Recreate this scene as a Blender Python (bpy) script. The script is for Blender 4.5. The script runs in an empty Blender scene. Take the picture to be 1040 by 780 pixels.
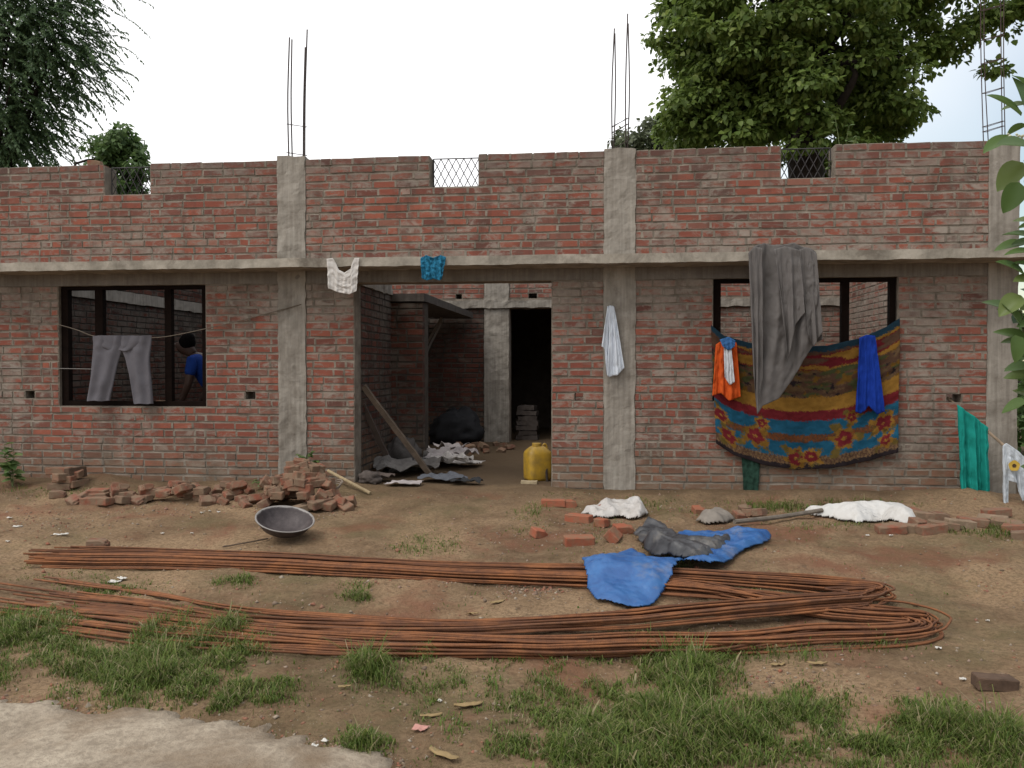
import bpy, bmesh, math, random
import numpy as np
from mathutils import Vector, Matrix, Euler
PI = math.pi
R = random.Random(7)
NR = np.random.RandomState(11)
scene = bpy.context.scene
COL = scene.collection

# ------------------------------------------------------------------ camera model
F = 865.0
TH, PH = math.radians(6.5), math.radians(1.19)
CAM = np.array([0.0, -8.7, 1.25])
RIGHT = np.array([math.cos(TH), math.sin(TH), 0.0])
FWD = np.array([-math.sin(TH) * math.cos(PH), math.cos(TH) * math.cos(PH), -math.sin(PH)])
UP = np.cross(RIGHT, FWD)

def ray(px, py):
    return RIGHT * ((px - 520) / F) + UP * ((390 - py) / F) + FWD
def W(px, py, y=0.0):
    """photo position -> point on the upright plane at depth y"""
    d = ray(px, py)
    t = (y - CAM[1]) / d[1]
    return CAM + d * t
def WX(px, y=0.0): return W(px, 380, y)[0]
def WZ(px, py, y=0.0): return W(px, py, y)[2]

# ------------------------------------------------------------------ noise
def _hash(ix, iy, iz, seed):
    n = (ix * 374761393 + iy * 668265263 + iz * 2147483647 + seed * 144665) & 0xFFFFFFFF
    n = ((n ^ (n >> 13)) * 1274126177) & 0xFFFFFFFF
    n = n ^ (n >> 16)
    return (n & 0xFFFF) / 32767.5 - 1.0
def vn3(x, y, z, seed=0):
    x, y, z = np.broadcast_arrays(np.asarray(x, float), np.asarray(y, float), np.asarray(z, float))
    fx, fy, fz = np.floor(x), np.floor(y), np.floor(z)
    ix, iy, iz = fx.astype(np.int64), fy.astype(np.int64), fz.astype(np.int64)
    u, v, w = x - fx, y - fy, z - fz
    u, v, w = [t * t * (3 - 2 * t) for t in (u, v, w)]
    r = 0
    for dx in (0, 1):
        for dy in (0, 1):
            for dz in (0, 1):
                r = r + _hash(ix + dx, iy + dy, iz + dz, seed) * (u if dx else 1 - u) * (v if dy else 1 - v) * (w if dz else 1 - w)
    return r
def fbm(x, y, z=0.0, oct=3, seed=0):
    r, a, f = 0, 1.0, 1.0
    for o in range(oct):
        r = r + a * vn3(np.asarray(x) * f, np.asarray(y) * f, np.asarray(z) * f, seed + o)
        a *= 0.5; f *= 2.03
    return r

def hf(x, y):
    """height of the earth"""
    x = np.asarray(x, float); y = np.asarray(y, float)
    yy = np.clip(y, -5.6, 0)
    z = 0.054 * yy
    out = 1 / (1 + np.exp(-(-y - 0.05) * 12))
    z = z + (0.008 + 0.022 * out) * fbm(x * 0.9, y * 0.9, 0, 2, 3)
    z = z + (0.004 + 0.014 * out) * fbm(x * 3.6, y * 3.6, 0, 3, 9) - .022 * out * np.clip(vn3(x * 3.1, y * 4.6, 0, 63) - .45, 0, 1)
    z = z + 0.006 * fbm(x * 14, y * 14, 0, 2, 21) * (0.4 + 0.6 * out)
    bank = np.exp(-((y + 0.28) / 0.3) ** 2) * (0.05 + 0.04 * vn3(x * 1.5, 0, 0, 5))
    door = np.exp(-((x + 1.6) / 0.95) ** 4)
    z = z + bank * (1 - door)
    z = z - 0.25 * np.clip((np.hypot(x, y) - 40) / 100, 0, 4)
    return z
def G(px, py):
    d = ray(px, py)
    z = -0.15
    for i in range(12):
        t = (z - CAM[2]) / d[2]
        p = CAM + d * t
        z = 0.5 * z + 0.5 * float(hf(p[0], p[1]))
    p = CAM + d * ((z - CAM[2]) / d[2])
    return np.array([p[0], p[1], float(hf(p[0], p[1]))])
def Gs(px, py):
    px = np.asarray(px, float); py = np.asarray(py, float)
    d = RIGHT[None] * ((px - 520) / F)[:, None] + UP[None] * ((390 - py) / F)[:, None] + FWD[None]
    z = np.full(len(px), -.15)
    for i in range(12):
        p = CAM + d * ((z - CAM[2]) / d[:, 2])[:, None]
        z = .5 * z + .5 * hf(p[:, 0], p[:, 1])
    p = CAM + d * ((z - CAM[2]) / d[:, 2])[:, None]
    p[:, 2] = hf(p[:, 0], p[:, 1])
    return p
def crumple(x, y, seed=0, f=6.0, n=7, ang=None, pw=1.0):
    """sharp creases in many directions"""
    rr = random.Random(seed); h = 0; tot = 0
    x = np.asarray(x, float); y = np.asarray(y, float)
    wx = x + .05 * vn3(x * 5, y * 5, seed, seed + 1); wy = y + .05 * vn3(x * 5, y * 5, seed + 9, seed + 2)
    for k in range(n):
        a = rr.uniform(0, PI) if ang is None else ang[0] + rr.uniform(-ang[1], ang[1]); ff = f * rr.uniform(.5, 1.8); ph = rr.random(); am = rr.uniform(.5, 1) / ff * f
        q = (wx * math.cos(a) + wy * math.sin(a)) * ff + ph
        h = h + am * (np.abs((q % 1.0) - .5) * 2) ** pw * (.5 + .5 * vn3(x * 3, y * 3, k, seed + k)); tot += am
    return h / tot * 2
def pxm(p):
    return F / float(np.dot(np.asarray(p) - CAM, FWD))

# ------------------------------------------------------------------ mesh builder
class MB:
    def __init__(s): s.v = []; s.f = []; s.m = []; s.n = 0
    def add(s, verts, faces, m=0):
        verts = np.asarray(verts, float).reshape(-1, 3)
        s.v.append(verts)
        o = s.n
        s.f.extend([tuple(int(i) + o for i in f) for f in faces])
        s.m.extend([m] * len(faces))
        s.n += len(verts)
    def box(s, x0, x1, y0, y1, z0, z1, m=0):
        v = [(x, y, z) for x in (x0, x1) for y in (y0, y1) for z in (z0, z1)]
        s.add(v, [(0, 1, 3, 2), (4, 6, 7, 5), (0, 4, 5, 1), (2, 3, 7, 6), (0, 2, 6, 4), (1, 5, 7, 3)], m)
    def nbox(s, x0, x1, y0, y1, z0, z1, step=.04, amp=.004, freq=9, m=0, seed=0, maxn=160):
        nx = [max(1, min(maxn, int(math.ceil((b - a) / step)))) for a, b in ((x0, x1), (y0, y1), (z0, z1))]
        lo = np.array([x0, y0, z0]); hi = np.array([x1, y1, z1])
        for ax in range(3):
            b, c = [i for i in range(3) if i != ax]
            for side in (0, 1):
                nb, nc = nx[b], nx[c]
                tb, tc = np.meshgrid(np.linspace(lo[b], hi[b], nb + 1), np.linspace(lo[c], hi[c], nc + 1), indexing='ij')
                P = np.zeros((nb + 1, nc + 1, 3)); P[..., b] = tb; P[..., c] = tc; P[..., ax] = hi[ax] if side else lo[ax]
                q = P.reshape(-1, 3)
                D = np.stack([fbm(q[:, 0] * freq, q[:, 1] * freq, q[:, 2] * freq, 3, seed + 31 * k) for k in range(3)], 1)
                q = q + D * amp
                s.add(q, gridf(nb + 1, nc + 1), m)
    def tube(s, pts, r, n=6, m=0, cap=True):
        pts = np.asarray(pts, float); k = len(pts)
        rr = np.full(k, r) if np.isscalar(r) else np.asarray(r, float)
        t = np.gradient(pts, axis=0); t /= np.linalg.norm(t, axis=1)[:, None] + 1e-12
        up = np.array([0, 0, 1.0]) if abs(t[0][2]) < .9 else np.array([1.0, 0, 0])
        a = np.cross(t[0], up); a /= np.linalg.norm(a)
        V = []
        for i in range(k):
            a = a - t[i] * np.dot(a, t[i]); a /= np.linalg.norm(a) + 1e-12
            b = np.cross(t[i], a)
            for j in range(n):
                g = 2 * PI * j / n
                V.append(pts[i] + rr[i] * (math.cos(g) * a + math.sin(g) * b))
        Fc = [(i * n + j, i * n + (j + 1) % n, (i + 1) * n + (j + 1) % n, (i + 1) * n + j) for i in range(k - 1) for j in range(n)]
        if cap: Fc += [tuple(range(n - 1, -1, -1)), tuple(range((k - 1) * n, k * n))]
        s.add(V, Fc, m)
    def build(s, name, mats, parent=None, smooth=False, origin=None):
        V = np.concatenate(s.v) if s.v else np.zeros((0, 3))
        if origin is not None: V = V - np.asarray(origin)
        me = bpy.data.meshes.new(name)
        me.from_pydata(V.tolist(), [], s.f)
        if not isinstance(mats, (list, tuple)): mats = [mats]
        for m in mats: me.materials.append(m)
        if len(mats) > 1: me.polygons.foreach_set('material_index', np.array(s.m, dtype=np.int32))
        if smooth: me.polygons.foreach_set('use_smooth', np.ones(len(me.polygons), dtype=bool))
        me.update()
        o = bpy.data.objects.new(name, me); COL.objects.link(o)
        if origin is not None: o.location = tuple(origin)
        if parent is not None: o.parent = parent
        return o

def gridf(a, b):
    return [(i * b + j, (i + 1) * b + j, (i + 1) * b + j + 1, i * b + j + 1) for i in range(a - 1) for j in range(b - 1)]

def tag(o, label=None, cat=None, group=None, kind=None):
    if label: o['label'] = label
    if cat: o['category'] = cat
    if group: o['group'] = group
    if kind: o['kind'] = kind
    return o
def empty(name, loc, label=None, cat=None, group=None):
    o = bpy.data.objects.new(name, None); COL.objects.link(o); o.location = tuple(loc); o.empty_display_size = .1
    return tag(o, label, cat, group)
def solidify(o, t):
    m = o.modifiers.new('Solid', 'SOLIDIFY'); m.thickness = t; m.offset = 0; return o
def spline(pts, n):
    """Catmull-Rom through the points"""
    P = np.asarray(pts, float)
    P = np.vstack([2 * P[0] - P[1], P, 2 * P[-1] - P[-2]])
    seg = len(P) - 3
    out = []
    for q in np.linspace(0, seg - 1e-6, n):
        i = int(q); t = q - i
        a, b, c, d = P[i:i + 4]
        out.append(.5 * ((2 * b) + (c - a) * t + (2 * a - 5 * b + 4 * c - d) * t * t + (3 * b - a - 3 * c + d) * t ** 3))
    return np.array(out)
def polyat(poly, u):
    P = np.asarray(poly, float)
    t = np.linspace(0, 1, len(P)) if P.shape[1] == 2 else P[:, 2]
    return np.stack([np.interp(u, t, P[:, 0]), np.interp(u, t, P[:, 1])], -1)

# ------------------------------------------------------------------ materials
class NT:
    def __init__(s, name):
        s.mat = bpy.data.materials.new(name); s.mat.use_nodes = True
        s.t = s.mat.node_tree; s.t.nodes.clear()
        s.out = s.n('ShaderNodeOutputMaterial')
    def n(s, typ, **kw):
        x = s.t.nodes.new(typ)
        for k, v in kw.items(): setattr(x, k, v)
        return x
    def l(s, a, b): s.t.links.new(a, b)
    def co(s, kind='Object'):
        return s.n('ShaderNodeTexCoord').outputs[kind]
    def mapping(s, vec, scale=(1, 1, 1), loc=(0, 0, 0)):
        m = s.n('ShaderNodeMapping'); s.l(vec, m.inputs['Vector'])
        m.inputs['Scale'].default_value = scale; m.inputs['Location'].default_value = loc
        return m.outputs[0]
    def noise(s, vec, scale=5, detail=4, rough=.55, dist=0.0):
        x = s.n('ShaderNodeTexNoise'); s.l(vec, x.inputs['Vector'])
        x.inputs['Scale'].default_value = scale; x.inputs['Detail'].default_value = detail
        x.inputs['Roughness'].default_value = rough; x.inputs['Distortion'].default_value = dist
        return x.outputs['Fac']
    def ramp(s, fac, stops, interp='LINEAR'):
        r = s.n('ShaderNodeValToRGB'); s.l(fac, r.inputs[0]); cr = r.color_ramp; cr.interpolation = interp
        while len(cr.elements) < len(stops): cr.elements.new(.5)
        for e, (p, c) in zip(cr.elements, stops):
            e.position = p
            e.color = (c, c, c, 1) if np.isscalar(c) else (*c, 1)
        return r.outputs[0]
    def mix(s, fac, a, b, blend='MIX'):
        m = s.n('ShaderNodeMix', data_type='RGBA', blend_type=blend)
        for sock, v in ((m.inputs[0], fac), (m.inputs[6], a), (m.inputs[7], b)):
            if hasattr(v, 'links'): s.l(v, sock)
            elif np.isscalar(v): sock.default_value = v
            else: sock.default_value = (*v, 1)
        return m.outputs[2]
    def math(s, op, a, b=0.0, clamp=False):
        m = s.n('ShaderNodeMath', operation=op, use_clamp=clamp)
        for sock, v in ((m.inputs[0], a), (m.inputs[1], b)):
            if hasattr(v, 'links'): s.l(v, sock)
            else: sock.default_value = v
        return m.outputs[0]
    def bump(s, h, strength=.3, dist=.01, normal=None):
        b = s.n('ShaderNodeBump'); s.l(h, b.inputs['Height'])
        b.inputs['Strength'].default_value = strength; b.inputs['Distance'].default_value = dist
        if normal is not None: s.l(normal, b.inputs['Normal'])
        return b.outputs[0]
    def finish(s, color, rough=.85, normal=None, spec=.3, metallic=0.0, translucent=0.0, sheen=0.0):
        p = s.n('ShaderNodeBsdfPrincipled')
        for sock, v in ((p.inputs['Base Color'], color), (p.inputs['Roughness'], rough)):
            if hasattr(v, 'links'): s.l(v, sock)
            elif np.isscalar(v): sock.default_value = v
            else: sock.default_value = (*v, 1)
        p.inputs['Specular IOR Level'].default_value = spec
        p.inputs['Metallic'].default_value = metallic
        if sheen: p.inputs['Sheen Weight'].default_value = sheen
        if normal is not None: s.l(normal, p.inputs['Normal'])
        o = p.outputs[0]
        if translucent:
            tr = s.n('ShaderNodeBsdfTranslucent')
            if hasattr(color, 'links'): s.l(color, tr.inputs[0])
            else: tr.inputs[0].default_value = (*color, 1)
            mx = s.n('ShaderNodeMixShader'); mx.inputs[0].default_value = translucent
            s.l(o, mx.inputs[1]); s.l(tr.outputs[0], mx.inputs[2]); o = mx.outputs[0]
        s.l(o, s.out.inputs[0])
        return s.mat

def simple(name, c, rough=.7, var=.25, scale=8, bump=.2, bscale=40, spec=.3, metallic=0.0, c2=None, translucent=0, sheen=0):
    t = NT(name); co = t.co()
    f = t.noise(co, scale, 5, .6)
    b = c2 if c2 else tuple(x * (1 - var) for x in c)
    col = t.mix(t.ramp(f, [(.35, 0.0), (.65, 1.0)]), c, b)
    nrm = t.bump(t.noise(co, bscale, 5, .6), bump, .01) if bump else None
    return t.finish(col, rough, nrm, spec, metallic, translucent, sheen)

def mat_brick(name='brick_face', tone=1.0):
    t = NT(name)
    g = t.n('ShaderNodeNewGeometry'); rnd = g.outputs['Random Per Island']
    co = g.outputs['Position']
    k = tone
    base = t.ramp(rnd, [(0.0, (.10 * k, .045 * k, .036 * k)), (.12, (.26 * k, .080 * k, .050 * k)), (.4, (.205 * k, .062 * k, .042 * k)),
                        (.62, (.31 * k, .100 * k, .062 * k)), (.78, (.155 * k, .062 * k, .048 * k)), (.92, (.25 * k, .115 * k, .08 * k)), (1.0, (.12 * k, .068 * k, .055 * k))])
    fine = t.noise(co, 38, 4, .65)
    base = t.mix(t.ramp(fine, [(.3, .0), (.75, .55)]), base, (.17 * k, .075 * k, .06 * k))
    # cement smears
    big = t.noise(co, 1.1, 3, .5)
    st = t.noise(t.mapping(co, (1, 1, 1.9)), 8.5, 6, .68, .5)
    sep = t.n('ShaderNodeSeparateXYZ'); t.l(co, sep.inputs[0])
    z = sep.outputs[2]
    rr = t.math('MULTIPLY', rnd, 7.31); rr = t.math('FRACT', rr)
    hi = t.ramp(z, [(0.0, 0.0), (1.0, 1.0)])
    band = t.n('ShaderNodeMapRange'); t.l(z, band.inputs[0]); band.inputs[1].default_value = 1.55; band.inputs[2].default_value = 2.15
    band.inputs[3].default_value = 0; band.inputs[4].default_value = .17
    lt = t.math('LESS_THAN', z, 2.26); bandv = t.math('MULTIPLY', band.outputs[0], lt)
    s1 = t.math('ADD', st, t.math('MULTIPLY', t.math('SUBTRACT', big, .5), .85))
    s1 = t.math('ADD', s1, t.math('MULTIPLY', t.math('SUBTRACT', rr, .55), .12))
    s1 = t.math('ADD', s1, bandv)
    mask = t.ramp(s1, [(.50, 0.0), (.56, .52), (.72, .9)])
    cem = t.mix(t.noise(co, 22, 4, .6), (.14 * k, .115 * k, .094 * k), (.32 * k, .275 * k, .23 * k))
    col = t.mix(mask, base, cem)
    hs = t.ramp(t.noise(t.mapping(co, (3.2, 3.2, 30)), 1.0, 4, .6), [(.575, 0.0), (.68, .45)])
    col = t.mix(hs, col, cem)
    stn = t.ramp(t.noise(t.mapping(co, (2.6, 2.6, .55)), 1.6, 5, .65), [(.50, 0.0), (.68, .68)])
    col = t.mix(stn, col, (.07 * k, .052 * k, .042 * k))
    bl = t.noise(t.mapping(co, (1, 1, 1.5), (4, 0, 2)), 2.6, 7, .72, .8)
    col = t.mix(t.ramp(bl, [(.53, 0.0), (.60, .55), (.72, .8)]), col, t.mix(st, (.20 * k, .168 * k, .138 * k), (.37 * k, .325 * k, .275 * k)))
    # soil splashed on the lowest courses
    mr = t.n('ShaderNodeMapRange'); t.l(t.math('ADD', z, t.math('MULTIPLY', t.math('SUBTRACT', t.noise(co, 2.3, 4, .6), .5), .5)), mr.inputs[0])
    mr.inputs[1].default_value = .1; mr.inputs[2].default_value = .5; mr.inputs[3].default_value = .62; mr.inputs[4].default_value = 0
    col = t.mix(mr.outputs[0], col, (.165, .118, .075))
    tr = t.n('ShaderNodeMapRange'); t.l(t.math('ADD', z, t.math('MULTIPLY', t.math('SUBTRACT', t.noise(co, 3.1, 5, .7), .5), .7)), tr.inputs[0])
    tr.inputs[1].default_value = 3.05; tr.inputs[2].default_value = 3.5; tr.inputs[3].default_value = 0; tr.inputs[4].default_value = .6
    col = t.mix(tr.outputs[0], col, (.085 * k, .06 * k, .052 * k))
    nrm = t.bump(t.noise(co, 70, 5, .7), .55, .006)
    nrm = t.bump(mask, .35, .004, nrm)
    return t.finish(col, .93, nrm, .15)
def mat_mortar(name='mortar', c1=(.13, .108, .085), c2=(.29, .245, .20)):
    t = NT(name); co = t.n('ShaderNodeNewGeometry').outputs['Position']
    col = t.mix(t.ramp(t.noise(co, 5, 5, .65), [(.35, 0.0), (.7, 1.0)]), c1, c2)
    nrm = t.bump(t.noise(co, 45, 6, .7), .7, .012)
    return t.finish(col, .95, nrm, .15)
def mat_concrete(name, c1, c2, dirt=(.12, .10, .08), streak=True, dirt_amt=.6):
    t = NT(name); co = t.n('ShaderNodeNewGeometry').outputs['Position']
    a = t.noise(co, 4, 6, .65)
    b = t.noise(t.mapping(co, (26, 26, 1.3)), 1.0, 4, .6)
    f = t.mix(.55 if streak else .1, a, b)
    col = t.mix(t.ramp(f, [(.36, 0.0), (.62, 1.0)]), c1, c2)
    d = t.ramp(t.noise(co, 2.2, 6, .7, .6), [(.52, 0.0), (.68, dirt_amt)])
    col = t.mix(d, col, dirt)
    nrm = t.bump(t.noise(co, 40, 6, .7), .45, .01)
    if streak: nrm = t.bump(b, .25, .008, nrm)
    return t.finish(col, .92, nrm, .15)

M = {}
M['brick'] = mat_brick()
M['mortar'] = mat_mortar()
M['brick_in'] = mat_brick('shaded_brick', .42)  # same brick toned down, interior shade painted into its colour
M['mortar_in'] = mat_mortar('shaded_mortar', (.045, .038, .032), (.095, .08, .066))  # mortar darkened likewise to carry the interior shade
M['concrete'] = mat_concrete('column_concrete', (.18, .158, .132), (.315, .285, .245))
M['ledge'] = mat_concrete('ledge_concrete', (.20, .178, .145), (.37, .33, .275), streak=False, dirt_amt=.75)
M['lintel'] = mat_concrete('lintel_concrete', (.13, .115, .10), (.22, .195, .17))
M['darkwood'] = simple('dark_frame_paint', (.010, .0055, .004), .8, .4, 12, .2, spec=.06)
M['iron'] = simple('dark_iron', (.05, .035, .03), .7, .5, 30, .3)
M['grey_iron'] = simple('grey_grille_iron', (.05, .045, .045), .6, .4, 30, .2)

def mat_ground():
    t = NT('dry_earth'); co = t.n('ShaderNodeNewGeometry').outputs['Position']
    n1 = t.noise(co, .9, 5, .6, .3); n2 = t.noise(co, 5.5, 6, .65); n3 = t.noise(co, 42, 6, .75)
    col = t.mix(t.ramp(n1, [(.38, 0.0), (.60, 1.0)]), (.135, .086, .050), (.325, .218, .128))
    col = t.mix(t.ramp(n2, [(.4, 0.0), (.72, .6)]), col, (.335, .235, .145))
    col = t.mix(t.ramp(n3, [(.42, .55), (.54, 0.0)]), col, (.11, .072, .042))
    # crumbled brick dust here and there
    bd = t.ramp(t.noise(t.mapping(co, loc=(3.3, 1.7, 0)), 1.15, 5, .62, .4), [(.54, 0.0), (.66, .75)])
    col = t.mix(bd, col, (.20, .09, .055))
    cl = t.ramp(t.noise(co, 13, 5, .7, .6), [(.58, 0.0), (.68, .55)])
    col = t.mix(cl, col, (.10, .062, .04))
    # mossy film
    ms = t.ramp(t.noise(t.mapping(co, loc=(9, 4, 0)), .75, 6, .7), [(.52, 0.0), (.68, .5)])
    col = t.mix(ms, col, (.10, .098, .045))
    # whitish lime specks
    vo = t.n('ShaderNodeTexVoronoi'); t.l(co, vo.inputs['Vector']); vo.inputs['Scale'].default_value = 34
    sp = t.ramp(vo.outputs['Distance'], [(.06, 1.0), (.10, 0.0)])
    sp = t.mix(1.0, sp, t.ramp(t.noise(co, 3, 3, .6), [(.53, 0.0), (.60, 1.0)]), 'MULTIPLY')
    col = t.mix(sp, col, (.42, .37, .30))
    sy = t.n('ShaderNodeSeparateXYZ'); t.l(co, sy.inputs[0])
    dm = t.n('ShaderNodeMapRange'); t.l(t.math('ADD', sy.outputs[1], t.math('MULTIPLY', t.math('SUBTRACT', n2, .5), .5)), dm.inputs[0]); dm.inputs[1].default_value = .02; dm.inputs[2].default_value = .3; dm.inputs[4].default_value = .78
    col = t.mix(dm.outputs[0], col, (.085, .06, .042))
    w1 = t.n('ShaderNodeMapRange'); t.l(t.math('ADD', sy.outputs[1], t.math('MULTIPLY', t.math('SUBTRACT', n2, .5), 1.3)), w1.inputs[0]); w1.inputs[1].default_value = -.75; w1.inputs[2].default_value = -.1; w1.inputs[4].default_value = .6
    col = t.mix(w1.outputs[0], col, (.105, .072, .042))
    # field beyond the house is green
    sep = t.n('ShaderNodeSeparateXYZ'); t.l(co, sep.inputs[0])
    fy = t.n('ShaderNodeMapRange'); t.l(t.math('ADD', sep.outputs[1], t.math('MULTIPLY', n1, 4)), fy.inputs[0]); fy.inputs[1].default_value = 10; fy.inputs[2].default_value = 14
    col = t.mix(fy.outputs[0], col, (.07, .11, .03))
    h = t.math('ADD', t.math('MULTIPLY', n2, .8), t.math('MULTIPLY', n3, .7))
    nrm = t.bump(h, 1.0, .03)
    return t.finish(col, .96, nrm, .1)
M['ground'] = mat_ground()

# ------------------------------------------------------------------ earth
def axis(lo, hi, far_lo, far_hi, step):
    a = list(np.arange(lo, hi + 1e-6, step))
    s = step; x = hi; r = []
    while x < far_hi: s *= 1.28; x += s; r.append(x)
    s = step; x = lo; l = []
    while x > far_lo: s *= 1.28; x -= s; l.append(x)
    return np.array(l[::-1] + a + r)
gx = axis(-6.2, 5.2, -400, 400, .035); gy = axis(-6.2, 1.6, -400, 500, .035)
X, Y = np.meshgrid(gx, gy, indexing='ij')
Z = hf(X, Y)
mb = MB(); mb.add(np.stack([X, Y, Z], -1).reshape(-1, 3), gridf(len(gx), len(gy)))
ground = mb.build('ground', M['ground'], smooth=True); tag(ground, kind='structure')

# concrete road strip, lower left, with a broken edge
edge_px = [(-260, 690), (-120, 702), (0, 713), (90, 726), (170, 739), (250, 748), (320, 757), (370, 770), (420, 788)]
edge = np.array([G(*p)[:2] for p in edge_px])
edge = np.vstack([[-60, edge[0][1] - .2], [-12, edge[0][1] + .1], edge, [edge[-1][0] + .35, edge[-1][1] - .5], [edge[-1][0] + .5, -30]])
rx = axis(-5.6, .6, -60, 1.0, .05); ry = axis(-7.5, -4.4, -30, -4.3, .05)
X, Y = np.meshgrid(rx, ry, indexing='ij')
ey = np.interp(X, edge[:-1, 0], edge[:-1, 1])
xlim = edge[-2][0]
dist = np.minimum(ey - Y, (xlim - X) * 1.2) + .06 * fbm(X * 3, Y * 3, 0, 4, 77) + .05 * fbm(X * 14, Y * 14, 0, 3, 79)
top = np.clip(dist / .09, -1, 1) * .014
Zr = hf(X, Y) * .4 + .6 * (.054 * np.clip(Y, -5.6, 0)) + .010 + top + .004 * fbm(X * 9, Y * 9, 0, 3, 5)
Zr = np.where(dist < -.05, hf(X, Y) - .08, Zr)
mb = MB(); mb.add(np.stack([X, Y, Zr], -1).reshape(-1, 3), gridf(len(rx), len(ry)))
t = NT('worn_road_concrete'); co = t.n('ShaderNodeNewGeometry').outputs['Position']
a = t.noise(co, 2.2, 7, .7, .3); b_ = t.noise(co, 30, 5, .7)
c_ = t.mix(t.ramp(a, [(.35, 0.0), (.62, 1.0)]), (.22, .175, .128), (.41, .345, .265))
c_ = t.mix(t.ramp(b_, [(.40, .5), (.55, 0.0)]), c_, (.17, .135, .10))
c_ = t.mix(t.ramp(t.noise(t.mapping(co, loc=(5, 2, 0)), 1.3, 6, .65, .5), [(.50, 0.0), (.64, .75)]), c_, (.175, .12, .075))
m_ = t.finish(c_, .95, t.bump(t.math('ADD', a, b_), .8, .02), .1)
tag(mb.build('road', m_, smooth=True), kind='structure')

# ------------------------------------------------------------------ brick walls
CH = .0817
def snap(z): return round(z / CH) * CH
def brickwork(mb, T, u0, u1, w0, w1, opens, seed=0, joint=.011, coarse=False, brick_open=(), proud=.0):
    """opens: holes through the wall; brick_open: areas where only the facing bricks are left out"""
    rr = random.Random(seed)
    allop = list(opens) + list(brick_open)
    n = int(round((w1 - w0) / CH))
    for c in range(n):
        z0 = w0 + c * CH; z1 = z0 + CH
        wav = lambda u_, c_=c: .006 * float(vn3(u_ * .55, c_ * .23, seed, 17)) + .003 * float(vn3(u_ * 1.7, c_ * .8, seed, 19))
        iv = [(u0, u1)]
        for (a, b, lo, hi) in allop:
            if min(hi, z1) - max(lo, z0) > .4 * CH:
                ni = []
                for (p, q) in iv:
                    if b <= p or a >= q: ni.append((p, q)); continue
                    if a > p: ni.append((p, a))
                    if b < q: ni.append((b, q))
                iv = ni
        u = u0 - .3 + (c % 2) * .118 + rr.uniform(-.012, .012)
        cuts = []
        while u < u1 + .3:
            cuts.append(u)
            u += (.117 if rr.random() < .22 else .236) + rr.uniform(-.006, .006)
        for (p, q) in iv:
            e = [p] + [x for x in cuts if p + .045 < x < q - .045] + [q]
            for a, b in zip(e[:-1], e[1:]):
                if b - a < .03: continue
                j = joint * rr.uniform(.7, 1.35)
                x0, x1 = a + j / 2, b - j / 2
                tz = rr.uniform(-.0026, .0026); wv_ = wav((a + b) / 2)
                zz0, zz1 = z0 + wv_ + joint * .55 + rr.uniform(-.0015, .0025), z1 + wv_ - joint * .45 + rr.uniform(-.003, .001)
                d = proud + rr.uniform(-.002, .002); ch = .0035; ci = rr.uniform(.003, .008)
                def q8(ins, nn):
                    return [(x0 + ins, zz0 + ins - tz, nn), (x1 - ins, zz0 + ins + tz, nn), (x1 - ins, zz1 - ins + tz, nn), (x0 + ins, zz1 - ins - tz, nn)]
                k = [rr.uniform(-.0022, .0022) for _ in range(4)]
                fr = [(p_[0] + rr.uniform(-.004, .004), p_[1] + rr.uniform(-.0025, .0025), p_[2] + k[i]) for i, p_ in enumerate(q8(ci, d))]
                L = fr + q8(0, d + ch) + q8(0, d + .105)
                V = [T(*p_) for p_ in L]
                Fc = [(0, 1, 2, 3)]
                for o in (0, 4):
                    Fc += [(o + i, o + 4 + i, o + 4 + (i + 1) % 4, o + (i + 1) % 4) for i in range(4)]
                if rr.random() < .62 and b < q - .01:
                    e0, e1 = zz0 + rr.uniform(.0, .012), zz1 - rr.uniform(.0, .012)
                    w0_, w1_ = b - j * .5 - rr.uniform(.001, .005), b + j * .5 + rr.uniform(.001, .005); dn = d - rr.uniform(.0005, .003)
                    mb.add([T(w0_, e0, dn), T(w1_, e0, dn), T(w1_, e1, dn), T(w0_, e1, dn), T(w0_ - .002, e0 - .003, .012), T(w1_ + .002, e0 - .003, .012), T(w1_ + .002, e1 + .003, .012), T(w0_ - .002, e1 + .003, .012)],
                           [(0, 1, 2, 3), (0, 4, 5, 1), (1, 5, 6, 2), (2, 6, 7, 3), (3, 7, 4, 0)], 1)
                mb.add(V, Fc[:1], 0); mb.f.extend([tuple(i + mb.n - len(V) for i in f) for f in Fc[1:]]); mb.m.extend([1] * 4 + [0] * 4)
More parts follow.
